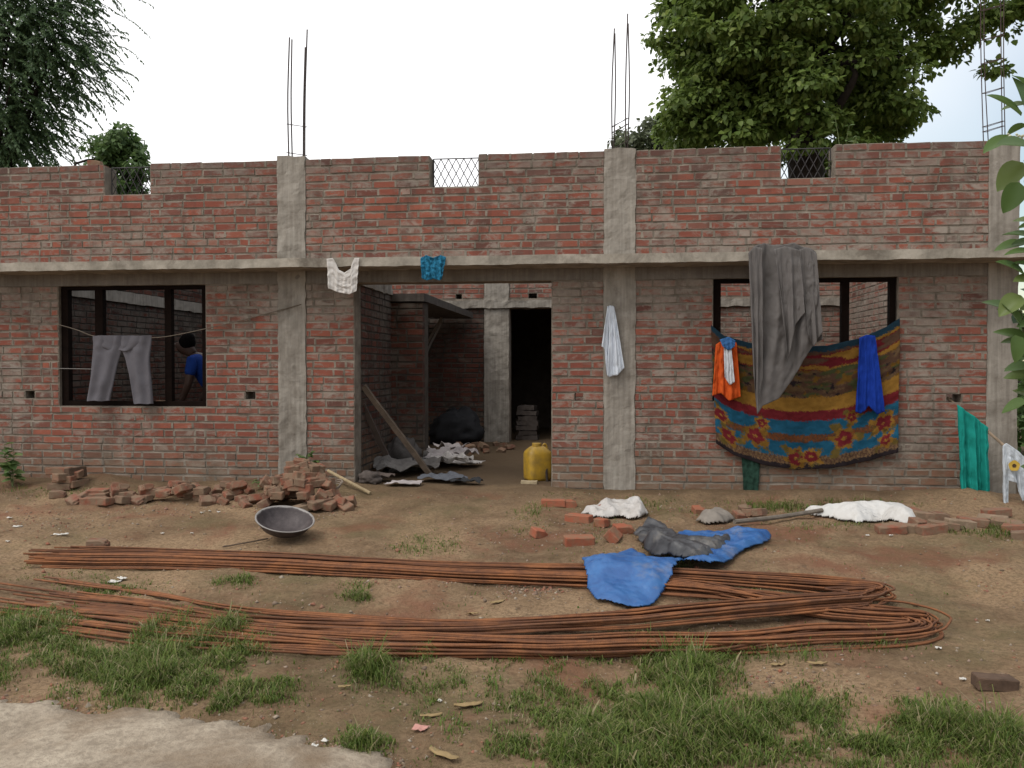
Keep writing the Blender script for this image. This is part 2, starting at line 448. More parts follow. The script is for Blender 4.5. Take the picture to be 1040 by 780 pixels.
def core(mb, T, u0, u1, w0, w1, opens, n0, n1, m=1):
    us = sorted({u0, u1, *[x for o in opens for x in o[:2] if u0 < x < u1]})
    ws = sorted({w0, w1, *[x for o in opens for x in o[2:] if w0 < x < w1]})
    nu, nw = len(us) - 1, len(ws) - 1
    sol = np.ones((nu, nw), bool)
    for i in range(nu):
        for j in range(nw):
            cu, cw = (us[i] + us[i + 1]) / 2, (ws[j] + ws[j + 1]) / 2
            sol[i, j] = not any(a < cu < b and lo < cw < hi for (a, b, lo, hi) in opens)
    def quad(pts): mb.add([T(*p) for p in pts], [(0, 1, 2, 3)], m)
    for i in range(nu):
        for j in range(nw):
            if not sol[i, j]: continue
            a, b, lo, hi = us[i], us[i + 1], ws[j], ws[j + 1]
            for nn in (n0, n1): quad([(a, lo, nn), (b, lo, nn), (b, hi, nn), (a, hi, nn)])
            if i == 0 or not sol[i - 1, j]: quad([(a, lo, n0), (a, hi, n0), (a, hi, n1), (a, lo, n1)])
            if i == nu - 1 or not sol[i + 1, j]: quad([(b, lo, n0), (b, hi, n0), (b, hi, n1), (b, lo, n1)])
            if j == 0 or not sol[i, j - 1]: quad([(a, lo, n0), (b, lo, n0), (b, lo, n1), (a, lo, n1)])
            if j == nw - 1 or not sol[i, j + 1]: quad([(a, hi, n0), (b, hi, n0), (b, hi, n1), (a, hi, n1)])

house = empty('brick_house', (0, 0, 0), 'unfinished single storey red brick house without a roof, concrete columns and a grey ledge', 'house')
XL, XR = -6.95, WX(1033)
ZT = snap(3.435); Z0 = -2 * CH
LB, LT = 2.25, 2.34                         # ledge
LIN = snap(2.12)
cx = [(WX(283), WX(311)), (WX(613), WX(645)), (WX(1002), WX(1033))]
door = (WX(360), WX(560), Z0, LIN)
winL = (WX(60), WX(209), snap(WZ(135, 412)), LIN)
winR = (WX(724), WX(911), snap(.93), LIN)
notches = [(WX(108), WX(154), ZT - 4 * CH, ZT + .1), (WX(437), WX(486), ZT - 4 * CH, ZT + .1), (WX(792), WX(846), ZT - 4 * CH, ZT + .1)]
def putlog(px, py, w=.10):
    p = W(px, py); z = math.floor(p[2] / CH) * CH
    return (p[0] - w / 2, p[0] + w / 2, z, z + CH)
putlogs = [putlog(30, 398, .11), putlog(254, 400, .11), putlog(588, 404, .085), putlog(969, 406, .14)]
opens = [door, winL, winR] + notches + putlogs
bo = [(a + .006 + .01 * R.random(), b - .006, Z0, 9) for a, b in cx] + [(XL, XR, LIN, LT)]
mb = MB()
TF = lambda u, w, n: (u, n, w)
brickwork(mb, TF, XL, XR, Z0, ZT, opens, 5, joint=.013, brick_open=bo)
core(mb, TF, XL + .004, XR - .02, Z0 - .2, ZT - .012, opens, .0075, .23)
front = mb.build('front_wall', [M['brick'], M['mortar']], house)

# ledge
mb = MB(); mb.nbox(XL - .1, WX(1075), -.38, .045, LB, LT, .045, .006, 7, seed=4, maxn=280)
mb.build('lintel_ledge', M['ledge'], house, smooth=False)
# cement-faced lintel band under the ledge; frames of mortar over the openings
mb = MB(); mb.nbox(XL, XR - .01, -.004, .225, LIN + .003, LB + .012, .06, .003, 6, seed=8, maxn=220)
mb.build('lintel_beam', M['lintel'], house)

# columns
def column(a, b, z0, z1, y0, y1, seed, amp=.008, mat=None):
    mb = MB(); mb.nbox(a, b, y0, y1, z0, z1, .03, amp, 11, seed=seed, maxn=120)
    return mb.build('concrete_column', mat or M['concrete'], house)
ztop = [WZ(297, 159), WZ(629, 151), WZ(1018, 141)]
cols = []
for k, (a, b) in enumerate(cx):
    cols.append(column(a, b, Z0 - .1, ztop[k], -.012, .22, 50 + k, 0.009 if k < 2 else .005))
def bar(parent, p0, p1, r=.007, name='starter_bar', bend=.02, m=None):
    mid = (np.array(p0) + np.array(p1)) / 2 + np.array([R.uniform(-bend, bend), R.uniform(-bend, bend), 0])
    mb = MB(); mb.tube(spline([p0, mid, p1], 8), r, 6)
    return mb.build(name, m or M['iron'], parent, smooth=True)
def tie(parent, pts, r=.004):
    mb = MB(); mb.tube(np.array(list(pts) + [pts[0]]), r, 5); return mb.build('stirrup', M['iron'], parent)
# column one: two pairs of bars
for (pb, pt, yy) in (((293.5, 168), (294, 38), .06), ((297, 168), (296.5, 40), .17), ((308, 168), (310, 48), .17), ((309.5, 168), (312, 30), .06)):
    bar(cols[0], W(*pb, yy), W(*pt, yy), .0075)
for py in (126, 155):
    tie(cols[0], [W(291, py, .05), W(312, py + 3, .05), W(311, py + 3, .18), W(293, py, .18)])
for (pb, pt, yy) in (((622, 162), (624, 29), .06), ((623, 162), (624.5, 34), .16), ((635.5, 162), (637.5, 14), .06), ((637, 162), (638, 24), .16)):
    bar(cols[1], W(*pb, yy), W(*pt, yy), .0075)
for py in (124, 130, 147):
    tie(cols[1], [W(621, py + 5, .05), W(638, py - 4, .05), W(637, py - 4, .17), W(622, py + 5, .17)])
# rear corner column with its tall cage
rc = MB(); ya = .62
xa, xb = W(996, 150, ya)[0] - .05, W(1022, 150, ya)[0] + .05
rc.nbox(xa, xb, ya - .05, ya + .25, -.2, 3.42, .06, .006, 9, seed=91)
rearcol = rc.build('concrete_column', M['concrete'], house)
rust_bar = simple('rusty_cage_bar', (.075, .048, .042), .8, .4, 30, .3)
for (pb, pt, yy) in (((999, 150), (996, -40), ya), ((1004, 150), (1000, -40), ya + .2), ((1018, 150), (1016, -40), ya), ((1021, 150), (1020, -40), ya + .2)):
    bar(rearcol, W(*pb, yy), W(*pt, yy), .005, m=rust_bar)
for py in (-20, 8, 38, 62, 92, 126, 131):
    o = tie(rearcol, [W(998 - (140 - py) * .02, py + 3, ya), W(1018, py - 3, ya), W(1020, py - 3, ya + .2), W(1002 - (140 - py) * .02, py + 3, ya + .2)])
    o.data.materials[0] = rust_bar

# lattice grilles in the three notches
def grille(a, b, z0, z1, y, nd, slope=1.9):
    root = None
    mb = MB(); r = .0045
    step = (b - a) / nd
    for sgn in (1, -1):
        k = -12
        while k < nd + 12:
            x = a + k * step; k += 1
            # line x = x0 + sgn * t/slope
            pts = []
            for i in range(2):
                pass
            H = z1 - z0
            t0, t1 = 0.0, H
            xs, xe = x, x + sgn * H / slope
            # clip to [a, b]
            if max(xs, xe) <= a or min(xs, xe) >= b: continue
            def clip(xc): return (xc - xs) / (xe - xs) * H
            if sgn > 0:
                if xs < a: t0 = clip(a)
                if xe > b: t1 = clip(b)
            else:
                if xs > b: t0 = clip(b)
                if xe < a: t1 = clip(a)
            if t1 - t0 < .01: continue
            yy = y + sgn * .004
            mb.tube([(xs + sgn * t0 / slope, yy, z0 + t0), (xs + sgn * t1 / slope, yy, z0 + t1)], r, 4)
    for (p, q) in (((a, z0), (b, z0)), ((a, z1), (b, z1)), ((a, z0), (a, z1)), ((b, z0), (b, z1))):
        mb.tube([(p[0], y, p[1]), (q[0], y, q[1])], .006, 4)
    return mb.build('lattice_grille', M['grey_iron'], house)
for (a, b, lo, hi) in notches:
    grille(a + .012, b - .012, lo + .008, ZT - .012, .12, 6)

# window frames
def wframe(win, mull, y0=.045, y1=.12, bw=.06, top=.04, bot=.055):
    a, b, lo, hi = win
    e = .004
    mb = MB()
    mb.box(a + e, a + bw + .02, y0, y1, lo + bot, hi - top); mb.box(b - bw, b - e, y0, y1, lo + bot, hi - top)
    mb.box(a + e, b - e, y0, y1, hi - top, hi - e); mb.box(a + e, b - e, y0, y1, lo + e, lo + bot)
    w = mb.build('window_frame', M['darkwood'], house)
    for (c, wd) in mull:
        m2 = MB(); m2.box(c - wd / 2, c + wd / 2, y0 + .004, y1 - .004, lo + bot, hi - top)
        m2.build('mullion', M['darkwood'], w)
    return w
wframe(winL, [(WX(101, .05), .09), (WX(171, .05), .075)])
wframe(winR, [(WX(858, .05), .075), (WX(790, .05), .085)])

# inner walls: left side, right side, back, partition; open to the sky
YB = 5.3
XLI = -6.7; XRI = XR - .24
def side_wall(x, y0, y1, face, top, seed, name, opens=(), bo=(), thick=.23):
    mb = MB(); T = lambda u, w, n: (x - face * n, u, w)
    brickwork(mb, T, y0, y1, 0, top, opens, seed, brick_open=bo)
    core(mb, T, y0, y1 - .003, -.2, top - .01, list(opens), .0075, thick)
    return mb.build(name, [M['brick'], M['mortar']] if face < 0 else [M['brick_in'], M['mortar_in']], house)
band = (0, 99, snap(2.12), snap(2.12) + 2 * CH)
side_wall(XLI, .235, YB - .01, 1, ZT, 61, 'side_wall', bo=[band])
side_wall(XRI, .235, YB - .01, -1, ZT - 2 * CH, 62, 'side_wall', thick=.22)
mb = MB(); mb.nbox(XLI - .2, XLI + .035, .24, YB - .02, band[2] + .004, band[3] - .004, .06, .008, 7, seed=12)
mb.build('lintel_band', M['concrete'], house)
# back wall with a doorway and a column
bcx = (WX(492, YB), WX(517, YB))
bdoor = (bcx[1] + .01, bcx[1] + 1.0, -.3, snap(2.2))
bhole2 = (0.9, 2.0, .8, snap(2.2))
mb = MB(); TB = lambda u, w, n: (u, YB + n, w)
bb = [(XLI, XRI, snap(2.2), snap(2.2) + 1.4 * CH), (bcx[0], bcx[1], -1, 9)]
pl2 = [(W(466, 302, YB)[0] - .05, W(466, 302, YB)[0] + .05, snap(2.37), snap(2.37) + CH), (W(541, 302, YB)[0] - .07, W(541, 302, YB)[0] + .07, snap(2.37), snap(2.37) + CH)]
brickwork(mb, TB, XLI + .01, XRI - .01, 0, ZT - CH, [bdoor] + pl2, 63, brick_open=bb + [(XLI, bcx[0], -1, snap(2.2))])
core(mb, TB, XLI + .01, XRI - .01, -.2, ZT - CH - .01, [bdoor] + pl2, .0075, .23)
mb.build('back_wall', [M['brick'], M['mortar']], house)
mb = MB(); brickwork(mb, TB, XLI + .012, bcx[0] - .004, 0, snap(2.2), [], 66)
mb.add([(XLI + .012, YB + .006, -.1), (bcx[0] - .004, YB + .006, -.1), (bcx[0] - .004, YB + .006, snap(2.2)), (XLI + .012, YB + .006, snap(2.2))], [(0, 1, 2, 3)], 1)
mb.build('shaded_wall', [M['brick_in'], M['mortar_in']], house)  # dim recess left of the column, its shade put into darker brick colour
mb = MB(); mb.nbox(XLI + .01, XRI - .01, YB - .07, YB + .2, snap(2.2) + .003, snap(2.2) + .125, .06, .012, 8, seed=22, maxn=200)
mb.build('lintel_band', M['concrete'], house)
column(bcx[0], bcx[1], -.1, ZT - .05, YB - .03, YB + .2, 71, .008)
# roofed back room, unlit
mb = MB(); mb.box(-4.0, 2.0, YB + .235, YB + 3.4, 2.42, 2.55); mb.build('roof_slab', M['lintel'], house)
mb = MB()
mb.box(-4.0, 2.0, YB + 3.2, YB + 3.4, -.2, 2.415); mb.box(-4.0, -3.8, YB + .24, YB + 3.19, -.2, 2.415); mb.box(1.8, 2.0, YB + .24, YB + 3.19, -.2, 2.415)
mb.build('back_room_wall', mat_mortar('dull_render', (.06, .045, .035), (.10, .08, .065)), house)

# left partition beside the passage
xp = WX(360) ; yp = 1.55
xq = W(430, 380, yp)[0]
mb = MB(); T = lambda u, w, n: (xp - n, u, w)
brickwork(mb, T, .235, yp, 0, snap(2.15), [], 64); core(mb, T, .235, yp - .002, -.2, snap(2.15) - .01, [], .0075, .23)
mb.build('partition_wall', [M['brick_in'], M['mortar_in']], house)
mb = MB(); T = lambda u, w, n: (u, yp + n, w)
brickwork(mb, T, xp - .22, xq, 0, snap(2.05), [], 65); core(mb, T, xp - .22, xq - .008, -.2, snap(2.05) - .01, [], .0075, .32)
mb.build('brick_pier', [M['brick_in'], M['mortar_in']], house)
mb = MB(); mb.nbox(xp - .235, xp + .02, .24, yp - .03, snap(2.15) - .005, snap(2.15) + .13, .05, .008, 8, seed=33)
mb.build('lintel_band', M['concrete'], house)
mb = MB(); mb.nbox(xp - .21, xq + .02, yp - .02, YB - .08, snap(2.05) + .004, snap(2.05) + .10, .07, .004, 8, seed=34)
mb.nbox(xp - 1.9, xq - .03, 2.6, YB - .09, snap(2.05) + .01, snap(2.05) + .055, .1, .003, 8, seed=35)
mb.build('sloping_beam', mat_concrete('dark_concrete', (.06, .052, .046), (.11, .096, .085)), house)  # beam and slab in a darker concrete tone than the other bands

# ------------------------------------------------------------------ loose bricks
def brick_mesh(name, size, seed, broken):
    rr = np.random.RandomState(seed)
    bm = bmesh.new(); bmesh.ops.create_cube(bm, size=1)
    for v in bm.verts: v.co = Vector((v.co.x * size[0], v.co.y * size[1], v.co.z * size[2]))
    bmesh.ops.bevel(bm, geom=list(bm.edges), offset=.006, segments=1, affect='EDGES')
    bmesh.ops.subdivide_edges(bm, edges=[e for e in bm.edges if e.calc_length() > .04], cuts=4, use_grid_fill=True)
    bmesh.ops.triangulate(bm, faces=[f for f in bm.faces if len(f.verts) > 4])
    for v in bm.verts:
        p = np.array(v.co)
        n = np.array([float(fbm(p[0] * 22, p[1] * 22, p[2] * 22, 2, seed + 7 * k)) for k in range(3)])
        q = p + n * .0035
        if broken and p[0] > size[0] * .18:
            k = float(fbm(p[1] * 26, p[2] * 26, 0, 2, seed + 99))
            q[0] -= (p[0] - size[0] * .18) * (.45 + .4 * k)
            q[2] -= (.012 * (1 + k)) * (p[0] / size[0] * 2) * np.sign(p[2])
        v.co = Vector(q)
    me = bpy.data.meshes.new(name); bm.to_mesh(me); bm.free()
    return me
t = NT('loose_brick'); co = t.co(); inf = t.n('ShaderNodeObjectInfo').outputs['Random']
b0 = t.ramp(inf, [(0, (.15, .06, .042)), (.3, (.24, .085, .052)), (.6, (.29, .10, .062)), (.72, (.15, .08, .058)), (.9, (.26, .155, .10)), (1, (.34, .27, .19))])
b0 = t.mix(t.ramp(t.noise(co, 30, 5, .7), [(.35, 0.0), (.7, .6)]), b0, (.15, .07, .05))
geo = t.n('ShaderNodeNewGeometry')
so = t.ramp(t.noise(geo.outputs['Position'], 11, 5, .65), [(.36, 0.0), (.56, .85)])
b0 = t.mix(so, b0, (.20, .145, .098))
M['loose'] = t.finish(b0, .95, t.bump(t.noise(co, 60, 5, .7), .6, .008), .1)
t = NT('fresh_brick'); co = t.co(); inf = t.n('ShaderNodeObjectInfo').outputs['Random']
b0 = t.ramp(inf, [(0, (.25, .078, .045)), (1, (.33, .108, .062))])
b0 = t.mix(t.ramp(t.noise(co, 24, 5, .7), [(.4, 0.0), (.75, .5)]), b0, (.25, .11, .07))
so = t.ramp(t.noise(t.n('ShaderNodeNewGeometry').outputs['Position'], 9, 5, .65), [(.42, 0.0), (.6, .75)])
b0 = t.mix(so, b0, (.20, .135, .085))
M['fresh'] = t.finish(b0, .93, t.bump(t.noise(co, 60, 5, .7), .5, .008), .1)
WHOLE = [brick_mesh('brick_whole', (.225, .11, .07), 1, 0), brick_mesh('brick_whole', (.222, .108, .072), 2, 0)]
HALF = [brick_mesh('brick_broken', (.16, .11, .07), 3, 1), brick_mesh('brick_broken', (.13, .105, .07), 4, 1), brick_mesh('brick_broken', (.10, .09, .06), 5, 1)]
for me in WHOLE + HALF: me.materials.append(M['loose'])
FRESH = []
for me in WHOLE + HALF:
    c = me.copy(); c.materials.clear(); c.materials.append(M['fresh']); FRESH.append(c)
stack = []
def put_brick(x, y, rz, mesh, label, group=None, tilt=(0, 0), lift=None, cap=.10, name='loose_brick', cat='brick', scale=1):
    hz = .035 * scale
    z = float(hf(x, y))
    for (bx, by, bz, br) in stack:
        d = math.hypot(bx - x, by - y)
        if d < .13: z = max(z, min(bz - max(0, d - .05) * .9, float(hf(x, y)) + cap))
    if lift is not None: z = lift
    o = bpy.data.objects.new(name, mesh); COL.objects.link(o)
    o.location = (x, y, z + hz - .006); o.rotation_euler = (tilt[0], tilt[1], rz); o.scale = (scale,) * 3
    stack.append((x, y, z + .068 * scale, 0))
    tag(o, label, cat, group)
    return o
def pb(px, py, rz, mesh, label, group=None, tilt=(0, 0), **k):
    p = G(px, py); return put_brick(p[0], p[1], math.radians(rz), mesh, label, group, (math.radians(tilt[0]), math.radians(tilt[1])), **k)
DARKB = WHOLE[1].copy(); DARKB.materials.clear(); DARKB.materials.append(simple('weathered_dark_brick', (.11, .068, .045), .95, .4, 12, .6))
# heap by the left column
c = G(301, 514)
gl = 'bricks of the heap beside the left column'
lab = {0: 'whole red brick in the tumbled heap below the left concrete column', 1: 'broken red brick in the tumbled heap below the left concrete column'}
heap = []
for i in range(64):
    a = R.uniform(0, 2 * PI); r = .40 * R.random() ** .7
    x, y = c[0] + 1.15 * r * math.cos(a) + .02, c[1] + .10 + .55 * r * math.sin(a)
    y = min(y, -.16)
    br = R.random() < .45
    heap.append((x, y, br))
heap.sort(key=lambda h: -math.hypot(h[0] - c[0], (h[1] - c[1] - .1) * 1.6))
for (x, y, br) in heap:
    t_ = 22 if math.hypot(x - c[0], y - c[1]) > .2 else 10
    put_brick(x, y, R.uniform(0, PI), R.choice(HALF) if br else R.choice(WHOLE), lab[int(br)], gl, (math.radians(R.gauss(0, t_)), math.radians(R.gauss(0, t_))), cap=max(.0, .38 - .85 * math.hypot(x - c[0], (y - c[1] - .12) * 1.5)))
# row of rubble along the left wall
gl2 = 'rubble bricks along the foot of the left wall'
for k_, (px, py, lf, rz, tl) in enumerate(((62, 497, .0, 10, 0), (66, 496, .07, -5, 4), (60, 495, .14, 14, -3), (78, 496, .0, 80, 0), (77, 496, .11, 75, 82))):
    p_ = G(px, py); put_brick(p_[0], p_[1], math.radians(rz), DARKB if k_ == 4 else WHOLE[k_ % 2], 'dark brick stood upright at the left end of the rubble row' if k_ == 4 else 'flat brick in the small stack at the left end of the rubble row', gl2 if k_ < 4 else None, (math.radians(tl), 0), lift=p_[2] + lf)
row = [(60, 505, 20, 1, 0), (66, 497, 70, 0, 0), (72, 493, 5, 0, 10), (68, 492, 60, 0, 0), (76, 512, -30, 1, 25), (84, 508, -50, 0, 30), (95, 512, 0, 0, 0), (98, 508, 8, 0, 0), (108, 512, 85, 1, 0),
       (100, 505, -8, 0, 6), (122, 508, 40, 1, 15), (131, 509, 10, 1, 0), (140, 512, -20, 1, 20), (150, 510, 70, 2, 0), (158, 508, 15, 0, 0), (168, 509, -10, 1, 8), (180, 509, 30, 2, 0),
       (190, 508, 80, 1, 0), (196, 505, 20, 1, 18), (206, 508, -15, 1, 0), (212, 512, 40, 1, 25), (221, 508, 0, 2, 0), (232, 508, 60, 2, 20), (240, 506, 10, 1, 0), (247, 510, -40, 1, 0), (250, 515, 65, 2, 30)]
row += [(R.uniform(112, 262), R.uniform(500, 512), R.uniform(0, 180), R.choice((1, 2, 2)), R.uniform(-30, 30)) for _ in range(24)]
for (px, py, rz, kd, tl) in row:
    me = R.choice(WHOLE) if kd == 0 else (HALF[0] if kd == 1 else HALF[2])
    pb(px, py, rz, me, 'whole soil stained brick in the rubble row under the left window' if kd == 0 else 'broken soil stained brick in the rubble row under the left window', gl2, (tl, R.uniform(-8, 8)))
pb(101, 556, 12, HALF[0], 'single dark brick piece half sunk in the dirt behind the rods, far left')
pb(1010, 698, 4, DARKB, scale=.82, label= 'single dark weathered brick on the bare dirt in the lower right corner', tilt=(0, 3))
# fresh orange bricks in front of the middle column
fr = [(562, 514, 5, 0, 0, 0, 'whole bright orange brick nearest the doorway, behind the white plastic'), (580, 515, 12, 2, 0, 0, 'broken orange brick beside another orange brick near the doorway'), (548, 545, 35, 2, 10, 8, 'lone broken orange brick lying left of the other orange bricks'),
      (612, 522, 25, 1, 25, -12, 'tilted orange brick leaning against the white plastic sheet'), (588, 530, -20, 0, 0, 0, 'whole orange brick sunk in soil below the white plastic'), (588, 553, 15, 0, 4, 0, 'whole soil covered brick just behind the blue tarpaulin'),
      (623, 548, 80, 0, 42, 0, 'orange brick tipped on edge behind the blue tarpaulin'), (634, 541, 20, 1, 6, 0, 'flat orange brick behind the brick tipped on edge'), (711, 522, 15, 2, 12, 0, 'lone orange brick piece standing near the wall below the blanket'),
      (612, 534, 60, 2, 0, 0, 'small orange brick piece between tilted and tipped orange bricks')]
for (px, py, rz, kd, tx, ty, lb) in fr:
    pb(px, py, rz, FRESH[0] if kd == 0 else FRESH[2] if kd == 1 else FRESH[3], lb, 'orange bricks in front of the middle column', (tx, ty))
# bricks below the green scarf and sack
gl3 = 'bricks along the foot of the right wall'
rw = [(905, 541, 5, 0, 8), (918, 540, -12, 0, 0), (934, 535, 30, 1, 14), (940, 528, 8, 0, 0), (946, 541, 15, 0, 0), (958, 538, 0, 0, 0), (955, 528, 10, 1, 0), (975, 536, 6, 0, 0), (988, 534, -8, 0, 0), (930, 524, 60, 1, 20), (1008, 532, -28, 0, 10), (1022, 536, -25, 0, 8), (1034, 541, -28, 0, 0), (1044, 548, -20, 0, 0), (1012, 524, 15, 0, 0)]
for (px, py, rz, kd, tl) in rw:
    pb(px, py, rz, WHOLE[R.randint(0, 1)] if kd == 0 else HALF[0], 'whole red brick in the low row below the green scarf' if kd == 0 else 'broken red brick in the low row below the green scarf', gl3, (tl, R.uniform(-6, 6)))
for (px, py, rz) in ((752, 527, 20), (762, 524, -30), (772, 528, 50), (758, 520, 10)):
    pb(px, py, rz, HALF[1], 'flat reddish tile shard in the weeds below the hanging blanket', 'tile shards below the blanket', (R.uniform(-20, 20), R.uniform(-12, 12)), scale=.95)
# bricks left on the house
for (px, py, y_, me, lb) in ((164, 412, .1, HALF[2], 'small orange brick piece resting on the left window sill'), (98, 168, .1, HALF[0], 'loose brick lying on top of the parapet beside the left notch')):
    p = W(px, py, y_)
    z_ = winL[2] + .003 if py > 300 else ZT
    put_brick(p[0], p[1], .2, me, lb, None, lift=z_)
# red debris in the passage
for i in range(14):
    p = G(470 + R.uniform(-5, 55), 457 + R.uniform(-5, 4))
    put_brick(p[0], min(p[1], YB - .25), R.uniform(0, 3), R.choice(HALF), 'broken red brick in the dim heap at the foot of the inner column', 'brick debris inside the passage', (R.uniform(-.4, .4), R.uniform(-.3, .3)))

# ------------------------------------------------------------------ cloth
def cloth_mat(name, c, rough=.9, var=.15, translucent=.12, scale=6, bump=.15):
    return simple(name, c, rough, var, scale, bump, 300, .1, sheen=.0, translucent=translucent)
def hang(name, top, bot, y, mat, folds=(), nu=48, nv=48, wrinkle=.006, thick=.004, label=None, cat=None, group=None, colorfn=None, parent=None, lean=0.0, env=lambda v: v ** .6, seed=0, midx=0.0, skew=0.0):
    us, vs = np.linspace(0, 1, nu), np.linspace(0, 1, nv)
    tp, bt = polyat(top, us), polyat(bot, us)
    V = np.zeros((nu, nv, 3))
    for i, u in enumerate(us):
        for j, v in enumerate(vs):
            q = tp[i] * (1 - v) + bt[i] * v
            q = q + np.array([midx * math.sin(PI * v) * (1 if u > .5 else -1) * abs(u - .5) * 2, 0])
            V[i, j] = W(q[0], q[1], y)
    U, Vv = np.meshgrid(us, vs, indexing='ij')
    d = 0
    for (f, a, ph) in folds:
        wob = .6 * vn3(U * 2 + seed, Vv * 2.2, 0, seed + 3)
        d = d + a * (.5 + .5 * np.sin(2 * PI * f * (U + skew * Vv) + ph + wob * 2)) ** 1.3 * env(Vv)
    d = d + wrinkle * fbm(U * 7, Vv * 9, seed, 3, seed)
    V[..., 1] -= d + lean * Vv
    mb = MB(); mb.add(V.reshape(-1, 3), gridf(nu, nv))
    org = V[nu // 2, 0]
    o = mb.build(name, mat, parent, smooth=True, origin=org)
    if colorfn is not None:
        ca = o.data.color_attributes.new('Col', 'FLOAT_COLOR', 'POINT')
        cc = colorfn(U, Vv).reshape(-1, 3)
        ca.data.foreach_set('color', np.concatenate([cc, np.ones((len(cc), 1))], 1).astype(np.float32).ravel())
    solidify(o, thick)
    return tag(o, label, cat, group)

# patterned blanket
def blanket_col(U, V):
    U, V = U + .005 * vn3(U * 60, V * 60, 0, 4) + NR.normal(size=U.shape) * .003, V + .007 * vn3(U * 45, V * 45, 0, 8) + NR.normal(size=V.shape) * .004
    blue, yel, red, brn, dk, tan, grn, org = [np.array(c) for c in ((.020, .115, .20), (.34, .175, .035), (.19, .022, .028), (.115, .062, .04), (.03, .022, .024), (.22, .135, .07), (.08, .085, .035), (.26, .085, .03))]
    C = np.zeros(U.shape + (3,)); C[:] = blue
    def st(m, c): C[m] = c
    st(V < .05, np.array((.02, .05, .075)))
    m = (V >= .05) & (V < .20)
    n = vn3(U * 4, V * 34, 0, 12)
    st(m, red * .8); st(m & (n > .0), yel * .9); st(m & (n < -.45), brn)
    m = (V >= .20) & (V < .42)
    n = vn3(U * 13, V * 48, 0, 14); n2 = vn3(U * 34, V * 34, 2, 15)
    st(m, brn); st(m & (n > .25), grn); st(m & (n < -.35), tan * .7); st(m & (n2 > .6), yel * .55); st(m & (n2 < -.62), dk)
    st((V >= .42) & (V < .53), yel); st((V >= .53) & (V < .61), red)
    st((V >= .72) & (V < .78), brn)
    zz = np.abs(((U * 46) % 1) - .5) * 2
    st((V >= .725) & (V < .775) & (np.abs((V - .725) / .05 - zz) < .35), org * .8)
    st((V >= .90) & (V < .965), tan)
    st((V >= .90) & (V < .965) & (np.abs((V - .90) / .065 - zz) < .3), brn)
    st(V >= .965, dk)
    asp = 1.35
    for (fu, fv, sc) in ((.075, .86, .8), (.235, .78, 1.1), (.45, .91, .9), (.53, .90, .8), (.70, .78, 1.1), (.915, .74, .9), (.03, .72, .7), (.27, .66, .6), (.74, .62, .6), (.93, .88, .7)):
        du, dv = (U - fu) * asp, V - fv
        a = np.arctan2(dv, du); r = np.hypot(du, dv) / (sc * 1.22) * (1 + .25 * vn3(U * 24, V * 24, 0, 31))
        st(r < .070 + .014 * np.sin(a * 6 + fu * 20), yel * (.85 + .1 * np.sin(fu * 50)))
        st(r < .046 + .006 * np.sin(a * 5 + fu * 33), red)
        st(r < .012, yel)
        st((r > .068) & (r < .095 + .02 * np.sin(a * 6 + fu * 20)) & (np.sin(a * 3 + fu * 20) > .5), np.array((.16, .11, .03)))
    C *= .62
    C *= (1 + .16 * fbm(U * 60, V * 60, 0, 2, 3))[..., None]
    return np.clip(C, .008, 1)
t = NT('printed_blanket'); vc = t.n('ShaderNodeVertexColor', layer_name='Col').outputs[0]
co = t.co()
M['blanket'] = t.finish(vc, .95, t.bump(t.noise(co, 260, 3, .6), .3, .004), .08, translucent=.08)
hang('patterned_blanket', [(722, 330, 0), (735, 341, .06), (760, 348, .2), (800, 352, .42), (840, 351, .62), (875, 343, .8), (900, 332, .94), (914, 323, 1)],
     [(727, 450, 0), (745, 462, .1), (775, 472, .28), (810, 477, .46), (845, 475, .64), (880, 468, .82), (911, 459, 1)], -.05, M['blanket'],
     folds=[(3, .018, .3), (7, .01, 1.2), (13, .006, .4)], nu=230, nv=180, wrinkle=.012, thick=.007, label='large patterned blanket with blue, yellow and red bands and flowers hung across the right window', cat='blanket', colorfn=blanket_col, seed=2)
# long printed strip hanging below the blanket
hang('cloth_strip', [(753, 462), (772, 468)], [(756, 510), (769, 514)], -.03, cloth_mat('green_strip', (.03, .07, .05), var=.6, scale=22), folds=[(2, .012, .4)], nu=14, nv=24,
     label='narrow dark green strip of cloth hanging below the patterned blanket', cat='cloth', seed=4)
# grey shawl over the ledge
gm = cloth_mat('grey_shawl', (.155, .142, .135), var=.22, scale=4)
hang('grey_shawl', [(760, 258, 0), (766, 250, .1), (776, 247, .25), (790, 250, .45), (806, 247, .62), (820, 252, .8), (828, 256, 1)],
     [(767, 400, 0), (769, 421, .08), (774, 412, .16), (790, 405, .34), (805, 385, .5), (815, 366, .66), (826, 350, .82), (834, 345, 1)], -.41, gm,
     folds=[(2.5, .07, .2), (5, .03, 1.0), (9, .008, .3)], nu=120, nv=110, wrinkle=.014, skew=.22, label='long crumpled grey shawl draped over the ledge in front of the blanket', cat='shawl', seed=9, env=lambda v: .55 + .45 * np.sin(PI * np.clip(v * 1.05, 0, 1)))
hang('shawl_fold', [(762, 257), (790, 248), (827, 256)], [(768, 266), (790, 262), (822, 264)], -.30, gm, folds=[(5, .02, .4)], nu=40, nv=12, wrinkle=.012, seed=12, parent=None)
hang('shawl_fold', [(786, 253), (797, 250), (812, 254)], [(795, 330), (800, 368), (806, 332), (816, 318)], -.475, gm, folds=[(2, .05, .4), (5, .02, .2)], nu=50, nv=60, wrinkle=.008, seed=14)
hang('shawl_fold', [(811, 254), (819, 251), (829, 257)], [(820, 342), (826, 352), (834, 338)], -.455, gm, folds=[(2, .04, 1.4), (5, .015, .2)], nu=40, nv=60, wrinkle=.008, seed=15)
